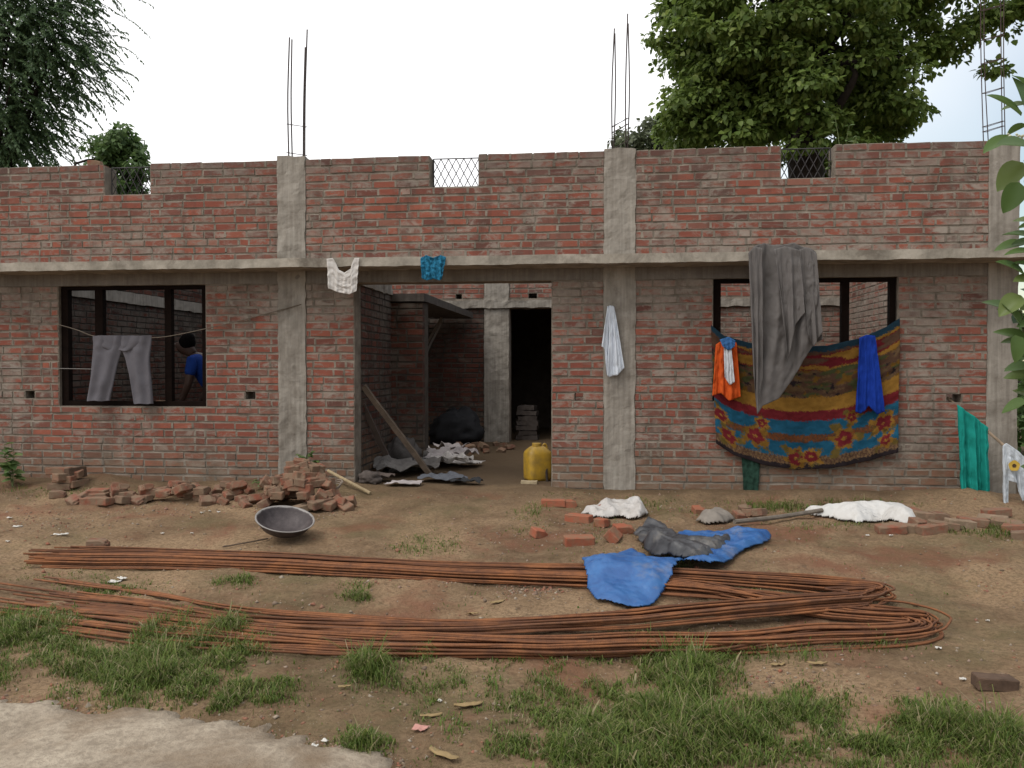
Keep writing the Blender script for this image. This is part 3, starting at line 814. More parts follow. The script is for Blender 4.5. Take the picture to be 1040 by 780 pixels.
hang('shawl_fold', [(760, 257), (766, 250), (774, 252)], [(765, 380), (769, 421), (774, 385)], -.485, gm, folds=[(2, .04, .9)], nu=30, nv=60, wrinkle=.008, seed=16)
sh = bpy.data.objects['grey_shawl']
for sf in [o for o in bpy.data.objects if o.name.startswith('shawl_fold')]:
    sf.parent = sh; sf.matrix_parent_inverse = Matrix.Translation(-Vector(sh.location))
# blue cloth over the blanket
hang('blue_cloth', [(873, 343), (880, 340), (889, 341)], [(868, 418), (874, 420), (882, 412), (890, 421), (898, 418)], -.115, cloth_mat('blue_cloth', (.012, .045, .32), var=.3),
     folds=[(3, .03, .5), (6, .012, .2)], nu=40, nv=50, wrinkle=.008, label='bright blue cloth hung over the right part of the patterned blanket', cat='cloth', seed=21)
# orange clothes with white and blue
om = cloth_mat('orange_cloth', (.62, .10, .02), var=.2)
hang('orange_shirt', [(727, 350), (736, 344), (748, 348)], [(723, 402), (732, 399), (740, 407), (752, 403)], -.12, om, folds=[(3, .03, .2), (7, .01, .4)], nu=44, nv=40, wrinkle=.01,
     label='small orange shirt hung at the left corner of the patterned blanket', cat='shirt', seed=31)
hang('white_vest', [(735, 349), (742, 346)], [(736, 383), (741, 391), (746, 388)], -.168, cloth_mat('white_trim', (.62, .63, .66)), folds=[(3, .014, .3)], nu=20, nv=34, wrinkle=.006,
     label='thin white strip of cloth lying over the orange shirt', cat='cloth', seed=33)
hang('blue_rag', [(731, 345), (740, 342), (747, 346)], [(734, 352), (740, 356), (746, 352)], -.178, cloth_mat('mid_blue', (.05, .15, .36)), folds=[(3, .012, .3)], nu=20, nv=14, wrinkle=.006,
     label='small blue rag tucked above the orange shirt', cat='rag', seed=35)
# white shirt on the middle column
hang('white_shirt', [(617, 311, 0), (621, 310, .5), (624, 312, 1)], [(611, 352, 0), (614, 354, .14), (616, 380, .2), (618, 383, .45), (627, 381, .7), (634, 374, 1)], -.05, cloth_mat('white_cotton', (.66, .70, .76), var=.1),
     folds=[(3, .045, .3), (6, .02, .5)], nu=50, nv=50, wrinkle=.008, label='white shirt hung from a nail on the middle concrete column', cat='shirt', seed=41)
mb = MB(); a = W(620, 276, -.02); b = W(621, 311, -.06); mb.tube([a, b], .003, 5)
tag(mb.build('hanging_string', simple('string', (.30, .27, .22), .9)), 'thin string holding the white shirt on the middle column', 'string')
# vest and teal pouch on the ledge
vm = cloth_mat('vest_white', (.60, .565, .53), var=.1)
hang('white_vest', [(332, 263, 0), (338, 262, .16), (341, 267, .22), (344, 274, .30), (350, 277, .5), (356, 273, .70), (358, 266, .78), (360, 262, .84), (365, 262, 1)],
     [(334, 293), (344, 297), (355, 299), (362, 296)], -.405, vm, folds=[(4, .014, .4), (8, .007, .3)], nu=56, nv=40, wrinkle=.008, label='white sleeveless vest hung on the ledge above the doorway', cat='vest', seed=51)
hang('teal_shorts', [(427, 262), (433, 259), (440, 262), (447, 259), (453, 261)], [(429, 283), (434, 285), (440, 283), (447, 285), (449, 283)], -.405,
     cloth_mat('teal_cloth', (.03, .20, .34), var=.7, scale=40), folds=[(4, .018, .4), (9, .008, .3)], nu=40, nv=30, wrinkle=.01, label='small teal blue mottled cloth hung on the ledge above the doorway', cat='cloth', seed=53)
# clotheslines and trousers
line_m = simple('jute_line', (.16, .13, .10), .9)
def rope(name, pts, r, label, cat='clothesline', mat=None, n=40):
    mb = MB(); mb.tube(spline([W(*p) for p in pts], n), r, 6); return tag(mb.build(name, mat or line_m, smooth=True), label, cat)
rope('clothesline', [(-40, 305, -.02), (30, 322, -.06), (75, 334, -.07), (100, 342, -.08), (153, 343, -.08), (185, 339, -.06), (250, 324, -.03), (306, 309, -.02)], .005, 'sagging rope line carrying the grey trousers across the left window')
rope('clothesline', [(-40, 373, -.02), (45, 374, -.03), (100, 375, -.05)], .004, 'straight thin wire at mid height left of the grey trousers', 'wire', simple('wire', (.25, .23, .21), .6))
tm = cloth_mat('grey_trousers', (.135, .128, .142), var=.15)
mb = MB()
def leg(mb, cl, n=32, k=30, y=-.08):
    V = []
    P = spline(cl, k)  # px, py, halfwidth px
    for i, (px, py, hw) in enumerate(P):
        c = W(px, py, y); s = hw / pxm(c)
        for j in range(n):
            g = 2 * PI * j / n
            w_ = .016 * math.sin(5 * g + .12 * i + px * .05) + .014 * float(vn3(j * .4, i * .3, 3.1, 6))
            V.append(c + np.array([s * math.cos(g), (.034 + w_) * math.sin(g), .004 * math.sin(j * .9)]))
    mb.add(V, [(i * n + j, i * n + (j + 1) % n, (i + 1) * n + (j + 1) % n, (i + 1) * n + j) for i in range(k - 1) for j in range(n)])
leg(mb, [(110, 341, 17), (110, 352, 16.5), (107, 366, 14.5), (104, 385, 13), (100, 407, 12.5)])
leg(mb, [(138, 341, 17), (138, 352, 16.5), (140, 366, 13), (143, 385, 11.5), (146, 410, 10.5)])
leg(mb, [(124, 341, 31), (124, 346, 30), (124, 351, 27), (124, 356, 15)], k=10)
tr = mb.build('grey_trousers', tm, smooth=True, origin=W(124, 341, -.08)); tag(tr, 'pair of grey trousers hung on the rope in front of the left window', 'trousers')
# green scarf on a stick and a white shirt at the far right
s0, s1 = W(962, 404, .12), W(1046, 476, -.55)
mb = MB(); mb.tube(spline([s0, (s0 + s1) / 2 + np.array([0, 0, .01]), s1], 12), [.014] * 12, 8)
tag(mb.build('drying_stick', simple('stick_wood', (.30, .22, .15), .85, .4, 10, .4)), 'slanting wooden stick jutting from a hole in the right wall', 'stick')
hang('green_scarf', [(972, 411, 0), (980, 417, .3), (992, 425, .65), (1002, 434, 1)], [(974, 521, 0), (984, 520, .35), (994, 521, .7), (1003, 522, 1)], -.22, cloth_mat('sea_green', (.015, .27, .225), var=.15),
     folds=[(2.5, .07, .2), (6, .03, .5)], nu=70, nv=60, wrinkle=.012, label='sea green scarf hung over the stick at the right wall', cat='scarf', seed=61, env=lambda v: .4 + .6 * v)
ws = hang('printed_shirt', [(1018, 453, 0), (1022, 450, .2), (1034, 458, .6), (1046, 470, 1)], [(1018, 518, 0), (1023, 519, .16), (1024, 488, .22), (1032, 490, .4), (1036, 508, .55), (1044, 508, .75), (1050, 510, 1)], -.52, cloth_mat('pale_shirt', (.56, .60, .64), var=.2, scale=14),
     folds=[(4, .03, .2), (8, .012, .4)], nu=50, nv=60, wrinkle=.008, label='white printed shirt with a yellow emblem on the tip of the stick', cat='shirt', seed=63)
mb = MB(); c = W(1030, 473, -.575)
def ring(mb, c, r0, r1, y, n=24):
    V = []; 
    for i in range(n):
        g = 2 * PI * i / n; k = 1 + .06 * math.sin(5 * g)
        V += [(c[0] + r0 * math.cos(g), y, c[2] + r0 * math.sin(g)), (c[0] + r1 * k * math.cos(g), y - .002, c[2] + r1 * k * math.sin(g))]
    mb.add(V, [(2 * i, 2 * i + 1, 2 * ((i + 1) % n) + 1, 2 * ((i + 1) % n)) for i in range(n)])
ring(mb, c, .018, .048, c[1])
e = mb.build('emblem', simple('yellow_print', (.55, .36, .06), .8), ws); e.matrix_parent_inverse = Matrix.Translation(-Vector(ws.location)); solidify(e, .003)
mb = MB(); ring(mb, c, .001, .0178, c[1]); e = mb.build('emblem_centre', simple('dark_print', (.07, .04, .02), .8), ws); e.matrix_parent_inverse = Matrix.Translation(-Vector(ws.location)); solidify(e, .003)

# ------------------------------------------------------------------ reinforcement rods
t = NT('rusty_rod'); co = t.n('ShaderNodeNewGeometry').outputs['Position']; inf = t.n('ShaderNodeObjectInfo').outputs['Random']
c_ = t.ramp(inf, [(0, (.11, .046, .022)), (.35, (.175, .070, .030)), (.7, (.225, .092, .040)), (1, (.145, .068, .036))])
c_ = t.mix(t.ramp(t.noise(co, 16, 5, .7), [(.4, 0.0), (.7, .75)]), c_, (.075, .036, .024))
c_ = t.mix(t.ramp(t.noise(co, 5, 4, .6), [(.5, 0.0), (.68, .6)]), c_, (.29, .115, .045))
wv = t.n('ShaderNodeTexWave'); wv.inputs['Scale'].default_value = 26; t.l(co, wv.inputs['Vector'])
M['rod'] = t.finish(c_, .85, t.bump(wv.outputs['Fac'], .25, .003), .25)
inner = [(14, 566), (150, 570), (300, 573), (450, 578), (590, 584), (740, 592), (830, 600), (878, 606), (902, 612), (908, 617), (896, 621), (860, 624), (790, 630), (700, 638), (600, 645), (480, 647), (350, 642), (220, 632), (110, 617), (-40, 596)]
outer = [(16, 571), (150, 575), (300, 580), (450, 585), (590, 593), (700, 603), (800, 612), (870, 619), (920, 626), (949, 633), (958, 640), (946, 648), (900, 655), (800, 658), (680, 660), (560, 662), (430, 660), (310, 652), (200, 640), (100, 627), (-40, 612)]
XT0, XT1 = G(705, 640)[0], G(850, 640)[0]
def rods(path, n, spread, zlift, label, group, seed, tipfill=.0):
    rr = random.Random(seed)
    P0 = np.array([G(*p)[:2] for p in path])
    D = spline(P0, 150)
    tg = np.gradient(D, axis=0); tg /= np.linalg.norm(tg, axis=1)[:, None]
    nrm = np.stack([-tg[:, 1], tg[:, 0]], 1)          # points to the inside of the hairpin
    s = np.linspace(0, 1, 150)
    for i in range(n):
        layer = i % 4
        q = (i // 4) / max(1, (n - 1) // 4) - .5
        off = q * spread + rr.uniform(-.016, .016)
        fan0, fan1 = rr.uniform(-.06, .06), rr.uniform(-.34, .30)
        a0 = rr.uniform(0, .02); a1 = 1 - rr.uniform(0, .05)
        o = off * (1 - .45 * np.exp(-((s - .49) / .05) ** 2)) + fan0 * np.clip(1 - s * 4, 0, 1) ** 1.5 + fan1 * np.clip((s - .72) / .28, 0, 1) ** 1.4
        o = o + .012 * vn3(s * 9, i * 3.7, 0, seed) + .024 * vn3(s * 3.1, i * 1.7, 0, seed + 5) + .006 * vn3(s * 31, i * 5.1, 0, seed + 8)
        tipshift = rr.uniform(-.09, .05) * np.exp(-((s - .49) / .035) ** 2)
        XY = D + nrm * o[:, None] + np.stack([tipshift, 0 * s], 1)
        spreadz = np.clip(1 - (s - .72) / .28, .12, 1)
        zb = np.array([hf(XY[:, 0], XY[:, 1])]).ravel()
        k = np.ones(9) / 9
        zb = np.convolve(np.pad(zb, 4, mode='edge'), k, 'valid')
        z = zb + .010 + zlift * np.clip((s - .2) / .2, 0, 1) * np.clip((.9 - s) / .2, 0, 1) * 1 + layer * .015 * spreadz + .006 * vn3(s * 5, i * 2.3, 4, seed)
        if tipfill:
            fr_ = ((i * 7) % n) / n
            k2 = 74
            up_, dn_ = D[:k2], D[k2:][::-1]
            ux, uo = np.sort(up_[:, 0]), up_[np.argsort(up_[:, 0]), 1]
            dx_, do = np.sort(dn_[:, 0]), dn_[np.argsort(dn_[:, 0]), 1]
            mid = .5 * (np.interp(XY[:, 0], ux, uo) + np.interp(XY[:, 0], dx_, do)) - .04
            w_ = np.clip((XY[:, 0] - XT0) / (XT1 - XT0), 0, 1); w_ = w_ * w_ * (3 - 2 * w_)
            XY[:, 1] = mid + (XY[:, 1] - mid) * (1 - tipfill * fr_ * w_)
            XY[:, 0] = XY[:, 0] - .30 * fr_ * np.exp(-((s - .49) / .05) ** 2)
        sel = (s >= a0) & (s <= a1)
        pts = np.stack([XY[:, 0], XY[:, 1], z], 1)[sel]
        mb = MB(); mb.tube(pts, .0072, 5)
        o_ = mb.build('rebar_rod', M['rod'], smooth=True)
        tag(o_, label, 'steel rod', group)
rods(outer, 32, .17, .0, 'long rusty steel rod of the outer bent bundle, lowest in the pile', 'rods of the outer hairpin bundle', 3, .92)
rods(inner, 22, .12, .045, 'long rusty steel rod of the inner bent bundle, lying over the outer one', 'rods of the inner hairpin bundle', 5, .05)

# ------------------------------------------------------------------ draped sheets and sacks
def mound(name, outline, hfun, mat, nr=26, nb=110, wr=.02, wf=9, seed=0, zoff=.010, label=None, cat=None, parent=None, center=None, thick=.004, crease=0.0, step=.009, soft=.09, edge=.010, ang=None, pw=2.6):
    """outline: photo points on the earth; a creased sheet over that footprint"""
    P = np.array([G(*p)[:2] for p in outline])
    lo, hi = P.min(0) - step, P.max(0) + step
    ax, ay = np.arange(lo[0], hi[0], step), np.arange(lo[1], hi[1], step)
    Xq, Yq = np.meshgrid(ax, ay, indexing='ij')
    wx = Xq + edge * vn3(Xq * 13, Yq * 13, 0, seed + 3); wy = Yq + edge * vn3(Xq * 13, Yq * 13, 5, seed + 4)
    ins = np.zeros(Xq.shape, bool); dist = np.full(Xq.shape, 9.0)
    for i in range(len(P)):
        p, q = P[i], P[(i + 1) % len(P)]
        c_ = ((p[1] > wy) != (q[1] > wy)) & (wx < (q[0] - p[0]) * (wy - p[1]) / (q[1] - p[1] + 1e-12) + p[0])
        ins ^= c_
        e = q - p; L2 = float(e @ e) + 1e-12
        t_ = np.clip(((wx - p[0]) * e[0] + (wy - p[1]) * e[1]) / L2, 0, 1)
        dist = np.minimum(dist, np.hypot(wx - p[0] - t_ * e[0], wy - p[1] - t_ * e[1]))
    r = np.exp(-dist / soft) 
    cr = (wr + crease) * crumple(Xq, Yq, seed, wf * .55, 7, ang, pw) * np.clip(dist / .05 + .2, 0, 1)
    Zq = hf(Xq, Yq) + zoff + hfun(r, Xq, Yq) + cr + .003 * fbm(Xq * 24, Yq * 24, 0, 2, seed)
    idx = -np.ones(Xq.shape, int); idx[ins] = np.arange(ins.sum())
    V = np.stack([Xq, Yq, Zq], -1)[ins]
    okf = ins[:-1, :-1] & ins[1:, :-1] & ins[1:, 1:] & ins[:-1, 1:]
    Fc = np.stack([idx[:-1, :-1][okf], idx[1:, :-1][okf], idx[1:, 1:][okf], idx[:-1, 1:][okf]], 1)
    c = P.mean(0); org = (c[0], c[1], float(hf(*c)))
    mb = MB(); mb.add(V, Fc)
    o = mb.build(name, mat, None, smooth=True, origin=org)
    solidify(o, thick)
    if parent is not None:
        o.parent = parent; o.matrix_parent_inverse = Matrix.Translation(-Vector(parent.location))
    return tag(o, label, cat)
def tarp_mat(name, c, c2):
    t = NT(name); co = t.co(); 
    f = t.noise(co, 7, 6, .65, .5)
    col = t.mix(t.ramp(f, [(.40, 0.0), (.66, 1.0)]), c, c2)
    col = t.mix(t.ramp(t.noise(co, 3, 5, .7), [(.55, 0.0), (.72, .55)]), col, (.22, .19, .15))
    return t.finish(col, .45, t.bump(t.noise(co, 26, 3, .5, 1.5), .25, .008), .45)
tb = tarp_mat('blue_tarp_plastic', (.016, .075, .23), (.03, .12, .31)); tg_ = tarp_mat('dark_tarp_reverse', (.022, .022, .025), (.06, .06, .064))
tp = empty('tarpaulin', G(680, 585), 'crumpled blue tarpaulin with dark grey reverse thrown across the rusty rods', 'tarpaulin')
YR = G(640, 590)[1]
def over(x, y): return .105 * np.exp(-((y - YR) / .26) ** 2) + .012
mound('blue_sheet', [(590, 583), (600, 574), (611, 569), (630, 564), (642, 561), (652, 566), (671, 575), (697, 577), (690, 588), (682, 598), (665, 616), (653, 621), (630, 618), (606, 613), (597, 605)], lambda r, x, y: over(x, y) + .012 * (1 - r ** 2), tb, wr=.015, wf=6, seed=3, parent=tp, crease=.02, ang=(.5, .9), nr=40, nb=160)
mound('blue_sheet', [(686, 549), (700, 546), (720, 546), (748, 543), (784, 548), (781, 554), (756, 562), (742, 574), (733, 586), (708, 588), (695, 584), (690, 570)], lambda r, x, y: over(x, y) + .03 * (1 - r ** 2), tb, wr=.02, wf=7, seed=6, parent=tp, crease=.04, ang=(2.2, .7), center=(722, 566), nr=36, nb=140)
mound('grey_fold', [(643, 548), (655, 543), (671, 541), (684, 549), (700, 556), (719, 560), (733, 551), (746, 550), (740, 560), (735, 566), (724, 577), (706, 585), (692, 580), (668, 575), (655, 566)], lambda r, x, y: over(x, y) + .015 + .005, tg_, wr=.09, wf=6, ang=(1.2, .7), soft=.05, seed=9, parent=tp, crease=.10, center=(690, 564), nr=46, nb=200)
t = NT('white_plastic'); co = t.co()
col = t.mix(t.ramp(t.noise(co, 9, 5, .7), [(.5, 0.0), (.7, .5)]), (.56, .53, .50), (.32, .27, .22))
M['white_plastic'] = t.finish(col, .55, t.bump(t.noise(co, 20, 6, .65, 1.2), .7, .03), .4, translucent=.1)
mound('plastic_sheet', [(590, 524), (600, 518), (612, 515), (640, 513), (655, 516), (659, 524), (650, 529), (630, 527), (612, 528), (600, 527)], lambda r, x, y: .05 * (1 - r ** 2), M['white_plastic'], wr=.05, wf=9, seed=13, crease=.05, label='crumpled white plastic sheet at the foot of the middle column', cat='plastic sheet', nr=40, nb=170)
t = NT('woven_sack'); co = t.co()
col = t.mix(t.ramp(t.noise(co, 5, 5, .7), [(.5, 0.0), (.75, .45)]), (.56, .545, .52), (.33, .295, .245))
ink = t.ramp(t.noise(t.mapping(co, (9, 60, 9)), 3, 2, .5), [(.60, 0.0), (.64, 1.0)])
sx = t.n('ShaderNodeSeparateXYZ'); t.l(co, sx.inputs[0])
msk = t.math('MULTIPLY', t.math('LESS_THAN', t.math('ABSOLUTE', t.math('SUBTRACT', sx.outputs[0], .02)), .13), t.math('LESS_THAN', t.math('ABSOLUTE', t.math('ADD', sx.outputs[1], .10)), .035))
col = t.mix(t.math('MULTIPLY', t.math('MULTIPLY', ink, msk), .6), col, (.10, .11, .13))
M['sack'] = t.finish(col, .7, t.bump(t.noise(co, 11, 5, .6, .8), .5, .03), .3)
mound('white_sack', [(816, 521), (838, 519), (870, 517), (900, 516), (922, 518), (933, 526), (930, 535), (912, 532), (895, 531), (870, 532), (845, 528), (830, 526)], lambda r, x, y: .11 * (1 - r), M['sack'], wr=.02, wf=6, seed=17, crease=.02, ang=(1.9, .5), label='white woven sack lying over bricks at the foot of the right wall', cat='sack', nr=30, nb=120, center=(888, 525))
mound('grey_rag', [(706, 531), (712, 525), (725, 521), (738, 523), (746, 529), (735, 533), (715, 534)], lambda r, x, y: .07 * (1 - r ** 2), simple('grey_rag', (.23, .20, .17), .9), wr=.05, wf=9, seed=19, label='grey soiled rag lying in the weeds below the blanket', cat='rag')
# pole on the ground leading to the sack
mb = MB(); mb.tube(spline([G(746, 536) + [0, 0, .05], G(790, 531) + [0, 0, .05], G(835, 525) + [0, 0, .06]], 14), .020, 8)
tag(mb.build('wooden_pole', simple('grey_pole', (.19, .16, .13), .9, .4, 14, .5)), 'grey wooden pole lying between the blue tarpaulin and the white sack', 'pole')
# bamboo stick by the brick heap
mb = MB(); mb.tube([G(376, 503) + [0, 0, .02], W(346, 485, -.30), W(333, 478, -.24)], [.018, .017, .016], 8)
tag(mb.build('bamboo_stick', simple('pale_bamboo', (.38, .29, .17), .8, .3, 20, .3)), 'pale bamboo stick slanting off the brick heap towards the doorway', 'stick')
mb = MB(); mb.tube(spline([G(226, 557) + [0, 0, .012], G(250, 553) + [0, 0, .014], G(272, 549) + [0, 0, .016]], 10), .006, 6)
tag(mb.build('thin_stick', simple('dark_twig', (.10, .07, .05), .9)), 'thin dark stick on the dirt touching the iron pan', 'stick')
# coil of wire on the heap
mb = MB(); p = W(338, 497, -.62); th_ = np.linspace(0, 6 * PI, 90)
mb.tube(np.stack([p[0] + .07 * np.cos(th_) + .03 * th_ / 18, p[1] + .05 * np.sin(th_), p[2] + .05 * np.sin(th_ + .6) + .003 * th_], 1), .006, 6)
tag(mb.build('wire_coil', simple('wire_grey', (.26, .21, .17), .8)), 'loose coil of pale binding wire on the brick heap', 'wire coil')

# iron pan
def lathe(prof, n=48):
    V = []; 
    for (r, z) in prof:
        for j in range(n):
            g = 2 * PI * j / n; V.append((r * math.cos(g), r * math.sin(g), z))
    k = len(prof)
    Fc = [(i * n + j, i * n + (j + 1) % n, (i + 1) * n + (j + 1) % n, (i + 1) * n + j) for i in range(k - 1) for j in range(n)]
    return V, Fc
prof = [(.001, .004), (.06, .006), (.12, .022), (.17, .055), (.205, .10), (.215, .118), (.226, .121), (.228, .114), (.219, .108), (.208, .092), (.172, .044), (.12, .011), (.06, -.004), (.001, -.006)]
mb = MB(); V, Fc = lathe(prof); mb.add(V, Fc)
t = NT('worn_pan_iron'); co = t.co()
col = t.mix(t.ramp(t.noise(co, 12, 5, .7), [(.4, 0.0), (.7, 1.0)]), (.042, .032, .032), (.085, .068, .066))
g_ = t.n('ShaderNodeSeparateXYZ'); t.l(co, g_.inputs[0])
rimm = t.n('ShaderNodeMapRange'); t.l(t.math('ADD', g_.outputs[2], t.math('MULTIPLY', t.noise(co, 14, 4, .6), .03)), rimm.inputs[0]); rimm.inputs[1].default_value = .125; rimm.inputs[2].default_value = .132
col = t.mix(rimm.outputs[0], col, (.26, .24, .225))
pm = t.finish(col, .55, t.bump(t.noise(co, 30, 5, .7), .3, .006), .4, metallic=.15)
pan = mb.build('iron_pan', pm, smooth=True); p = G(288, 547); pan.location = (p[0], p[1], p[2] + .05); pan.rotation_euler = (math.radians(17), math.radians(6), .4)
tag(pan, 'shallow dark iron mortar pan tilted on the dirt before the brick heap', 'pan')

# yellow jerrycan
jc = G(547, 489); jc = np.array([WX(546, .62), .62, float(hf(WX(546, .62), .62))])
can = empty('jerrycan', jc, 'dirty yellow plastic jerrycan standing inside the doorway', 'jerrycan')
prof = [(0, .10, .08), (.008, .128, .105), (.03, .138, .115), (.10, .140, .116), (.2, .141, .117), (.29, .141, .117), (.315, .135, .11), (.345, .105, .088), (.365, .08, .07), (.375, .06, .055), (.376, .001, .001)]
V = []; n = 40
for (z, a, b) in prof:
    for j in range(n):
        g = 2 * PI * j / n; cx_, sy = math.cos(g), math.sin(g); e = .45
        V.append((a * math.copysign(abs(cx_) ** e, cx_), b * math.copysign(abs(sy) ** e, sy), z))
ym = simple('yellow_plastic', (.50, .30, .03), .45, .0, 9, .1, 20, .4, c2=(.30, .19, .04))
mb = MB(); mb.add(V, [(i * n + j, i * n + (j + 1) % n, (i + 1) * n + (j + 1) % n, (i + 1) * n + j) for i in range(len(prof) - 1) for j in range(n)] + [tuple(range(n))])
mb.build('body', ym, can, smooth=True)
mb = MB(); V, Fc = lathe([(.05, .37), (.052, .38), (.052, .405), (.048, .41), (.001, .41)], 24); mb.add(np.array(V) + [-.01, 0, 0], Fc); mb.build('cap', ym, can, smooth=False)
mb = MB(); mb.tube(spline([(.055, 0, .36), (.075, 0, .392), (.10, 0, .385), (.12, 0, .33)], 12), .012, 8); mb.build('handle', ym, can, smooth=True)
can.rotation_euler = (0, 0, .5)
mb = MB(); p = G(538, 491); mb.nbox(p[0] - .09, p[0] + .08, p[1] - .05, p[1] + .04, p[2] - .01, p[2] + .03, .02, .006, 20)
tag(mb.build('wood_block', simple('pale_wood', (.40, .32, .20), .85)), 'pale flat wood block on the floor beside the yellow jerrycan', 'block')
mb = MB(); mb.tube(spline([W(556, 492, .5), W(555, 478, .55), W(557, 470, .6)], 8), .014, 6)
tag(mb.build('short_stick', simple('black_stick', (.04, .03, .025), .9)), 'short dark stick standing between the jerrycan and the jamb', 'stick')

# ------------------------------------------------------------------ things in the passage
def plank(p0, p1, w, t_, mat, label, cat='plank', name='wooden_plank'):
    p0, p1 = np.array(p0), np.array(p1); d = p1 - p0; L = np.linalg.norm(d); d /= L
    sx_ = np.cross(d, [0, 1, .2]); sx_ /= np.linalg.norm(sx_); n_ = np.cross(sx_, d)
    mb = MB(); mb.nbox(-w / 2, w / 2, -t_ / 2, t_ / 2, 0, L, .05, .004, 12)
    V = np.concatenate(mb.v); mb.v = [p0 + V[:, :1] * sx_ + V[:, 1:2] * n_ + V[:, 2:] * d]
    return tag(mb.build(name, mat), label, cat)
wm = simple('weathered_plank', (.15, .11, .08), .9, .4, 10, .5)
plank(W(442, 489, .75), W(369, 392, .30), .055, .045, wm, 'long weathered plank leaning on the left wall inside the doorway')
plank(W(392, 462, .6), W(368, 410, .36), .06, .03, simple('dark_plank', (.07, .05, .04), .9), 'short dark plank leaning behind the long plank inside the doorway')
plank(W(432, 352, 4.9), W(451, 318, 5.0), .035, .03, simple('pale_pole', (.33, .29, .25), .9), 'upper of two pale poles leaning under the inner beam', 'pole', 'thin_pole')
plank(W(433, 358, 4.8), W(449, 326, 4.9), .03, .03, simple('pale_pole', (.30, .27, .24), .9), 'lower of two pale poles leaning under the inner beam', 'pole', 'thin_pole')
# cement paper bags
pm_ = simple('cement_paper', (.40, .355, .345), .85, .25, 10, .4); pw = simple('pale_paper', (.52, .48, .45), .85, .2, 8, .4); gw = simple('grey_paper', (.16, .145, .135), .9, .35, 8, .5)
def paper(px, py, w0, d0, rz, mat, label, seed, h=.05, tilt=0, cat='paper bag', lift=0, group='empty paper sacks in the passage'):
    p = G(px, py); nu, nv = 26, 20; w, d = w0 * 1.45, d0 * 1.35
    U, V = np.meshgrid(np.linspace(-.5, .5, nu), np.linspace(-.5, .5, nv), indexing='ij')
    x = U * w * (1 + .15 * vn3(V * 3, 0, 0, seed)); y = V * d * (1 + .2 * vn3(U * 3, 3, 0, seed))
    z = h * 1.6 * crumple(U * .5, V * .5, seed, 5.0) + .01 + lift + math.tan(tilt) * (V + .5) * d
    c_, s_ = math.cos(rz), math.sin(rz)
    P = np.stack([x * c_ - y * s_, x * s_ + y * c_, z], -1).reshape(-1, 3)
    mb = MB(); mb.add(P, gridf(nu, nv)); o = mb.build('paper_sack', mat, smooth=False); o.location = tuple(p); solidify(o, .005)
    return tag(o, label, cat, group)
paper(447, 470, .42, .30, .3, pw, 'pale crumpled paper sack behind the plank foot in the passage', 1, .10)
paper(466, 473, .44, .26, -.25, pw, 'pale paper sack reaching furthest into the floor of the passage', 2, .05)
paper(458, 465, .26, .25, .8, pm_, 'small folded paper sack on top of the pale sacks', 3, .10, lift=.08)
paper(425, 478, .26, .22, .2, simple('pinkish_paper', (.42, .36, .38), .85), 'pinkish paper sack directly under the long plank', 4, .05, lift=.05)
paper(404, 467, .40, .30, .6, pm_, 'striped grey paper sack against the left wall', 5, .10, tilt=.7, lift=.03)
paper(410, 462, .30, .22, 1.0, pw, 'upright pale paper sack behind the long plank', 6, .10, tilt=1.0, lift=.05)
paper(388, 470, .34, .34, .2, gw, 'grey paper sack slumped at the left wall inside the doorway', 7, .12, tilt=.9, lift=.02)
paper(405, 478, .46, .30, -.1, gw, 'grey flattened paper sack in the middle of the passage litter', 8, .07, lift=.03)
paper(378, 489, .30, .20, .1, simple('brown_paper', (.13, .10, .085), .9), 'brown flattened sack just inside the left jamb', 9, .06, lift=.01)
paper(411, 493, .26, .16, -.1, pm_, 'small grey sack scrap at the doorway threshold', 10, .03)
paper(450, 489, .34, .22, .15, simple('slate_cloth', (.095, .10, .115), .8), 'slate blue rag under the plank foot at the threshold', 11, .06, cat='rag')
paper(475, 492, .22, .14, -.2, simple('black_cloth', (.02, .02, .022), .8), 'black rag at the right end of the threshold litter', 12, .05, cat='rag')
for k_, (px, py, w_, rz_, tl_, lf_) in enumerate(((395, 476, .34, .4, .5, .10), (412, 471, .34, -.5, .6, .06), (420, 466, .30, .9, .8, .04), (436, 474, .36, .1, .2, .05), (430, 481, .34, -.3, .15, .03), (402, 484, .36, .5, .2, .04), (455, 476, .36, -.1, .05, .03), (470, 468, .26, .6, .2, .02))):
    paper(px, py, w_, w_ * .7, rz_, (pw, pm_, pw, pm_, gw, gw, pw, pm_)[k_], 'crumpled cement paper in the messy litter heap beside the leaning plank', 30 + k_, .09, tilt=tl_, lift=lf_)
paper(411, 447, .16, .16, .5, pw, 'rounded pale paper bundle beside the upper plank', 14, .14, lift=.02)
# black bundle at the back and the pile of folded sacks
def lump(name, c, r, mat, label, cat, seed, nf=3.0, amp=.3, flat=0):
    V = []; nu, nv = 36, 22
    for i in range(nv + 1):
        for j in range(nu):
            a, b = PI * i / nv - PI / 2, 2 * PI * j / nu
            d = np.array([math.cos(a) * math.cos(b), math.cos(a) * math.sin(b), math.sin(a)])
            k = 1 + amp * float(fbm(d[0] * nf, d[1] * nf, d[2] * nf, 3, seed))
            q = d * k * np.array(r)
            if q[2] < -r[2] * .6: q[2] = -r[2] * .6
            V.append(q)
    Fc = [(i * nu + j, i * nu + (j + 1) % nu, (i + 1) * nu + (j + 1) % nu, (i + 1) * nu + j) for i in range(nv) for j in range(nu)]
    mb = MB(); mb.add(V, Fc); o = mb.build(name, mat, smooth=True); o.location = tuple(np.array(c) + [0, 0, r[2] * .6]); return tag(o, label, cat)
p = G(463, 447); p[1] = min(p[1], YB - .5)
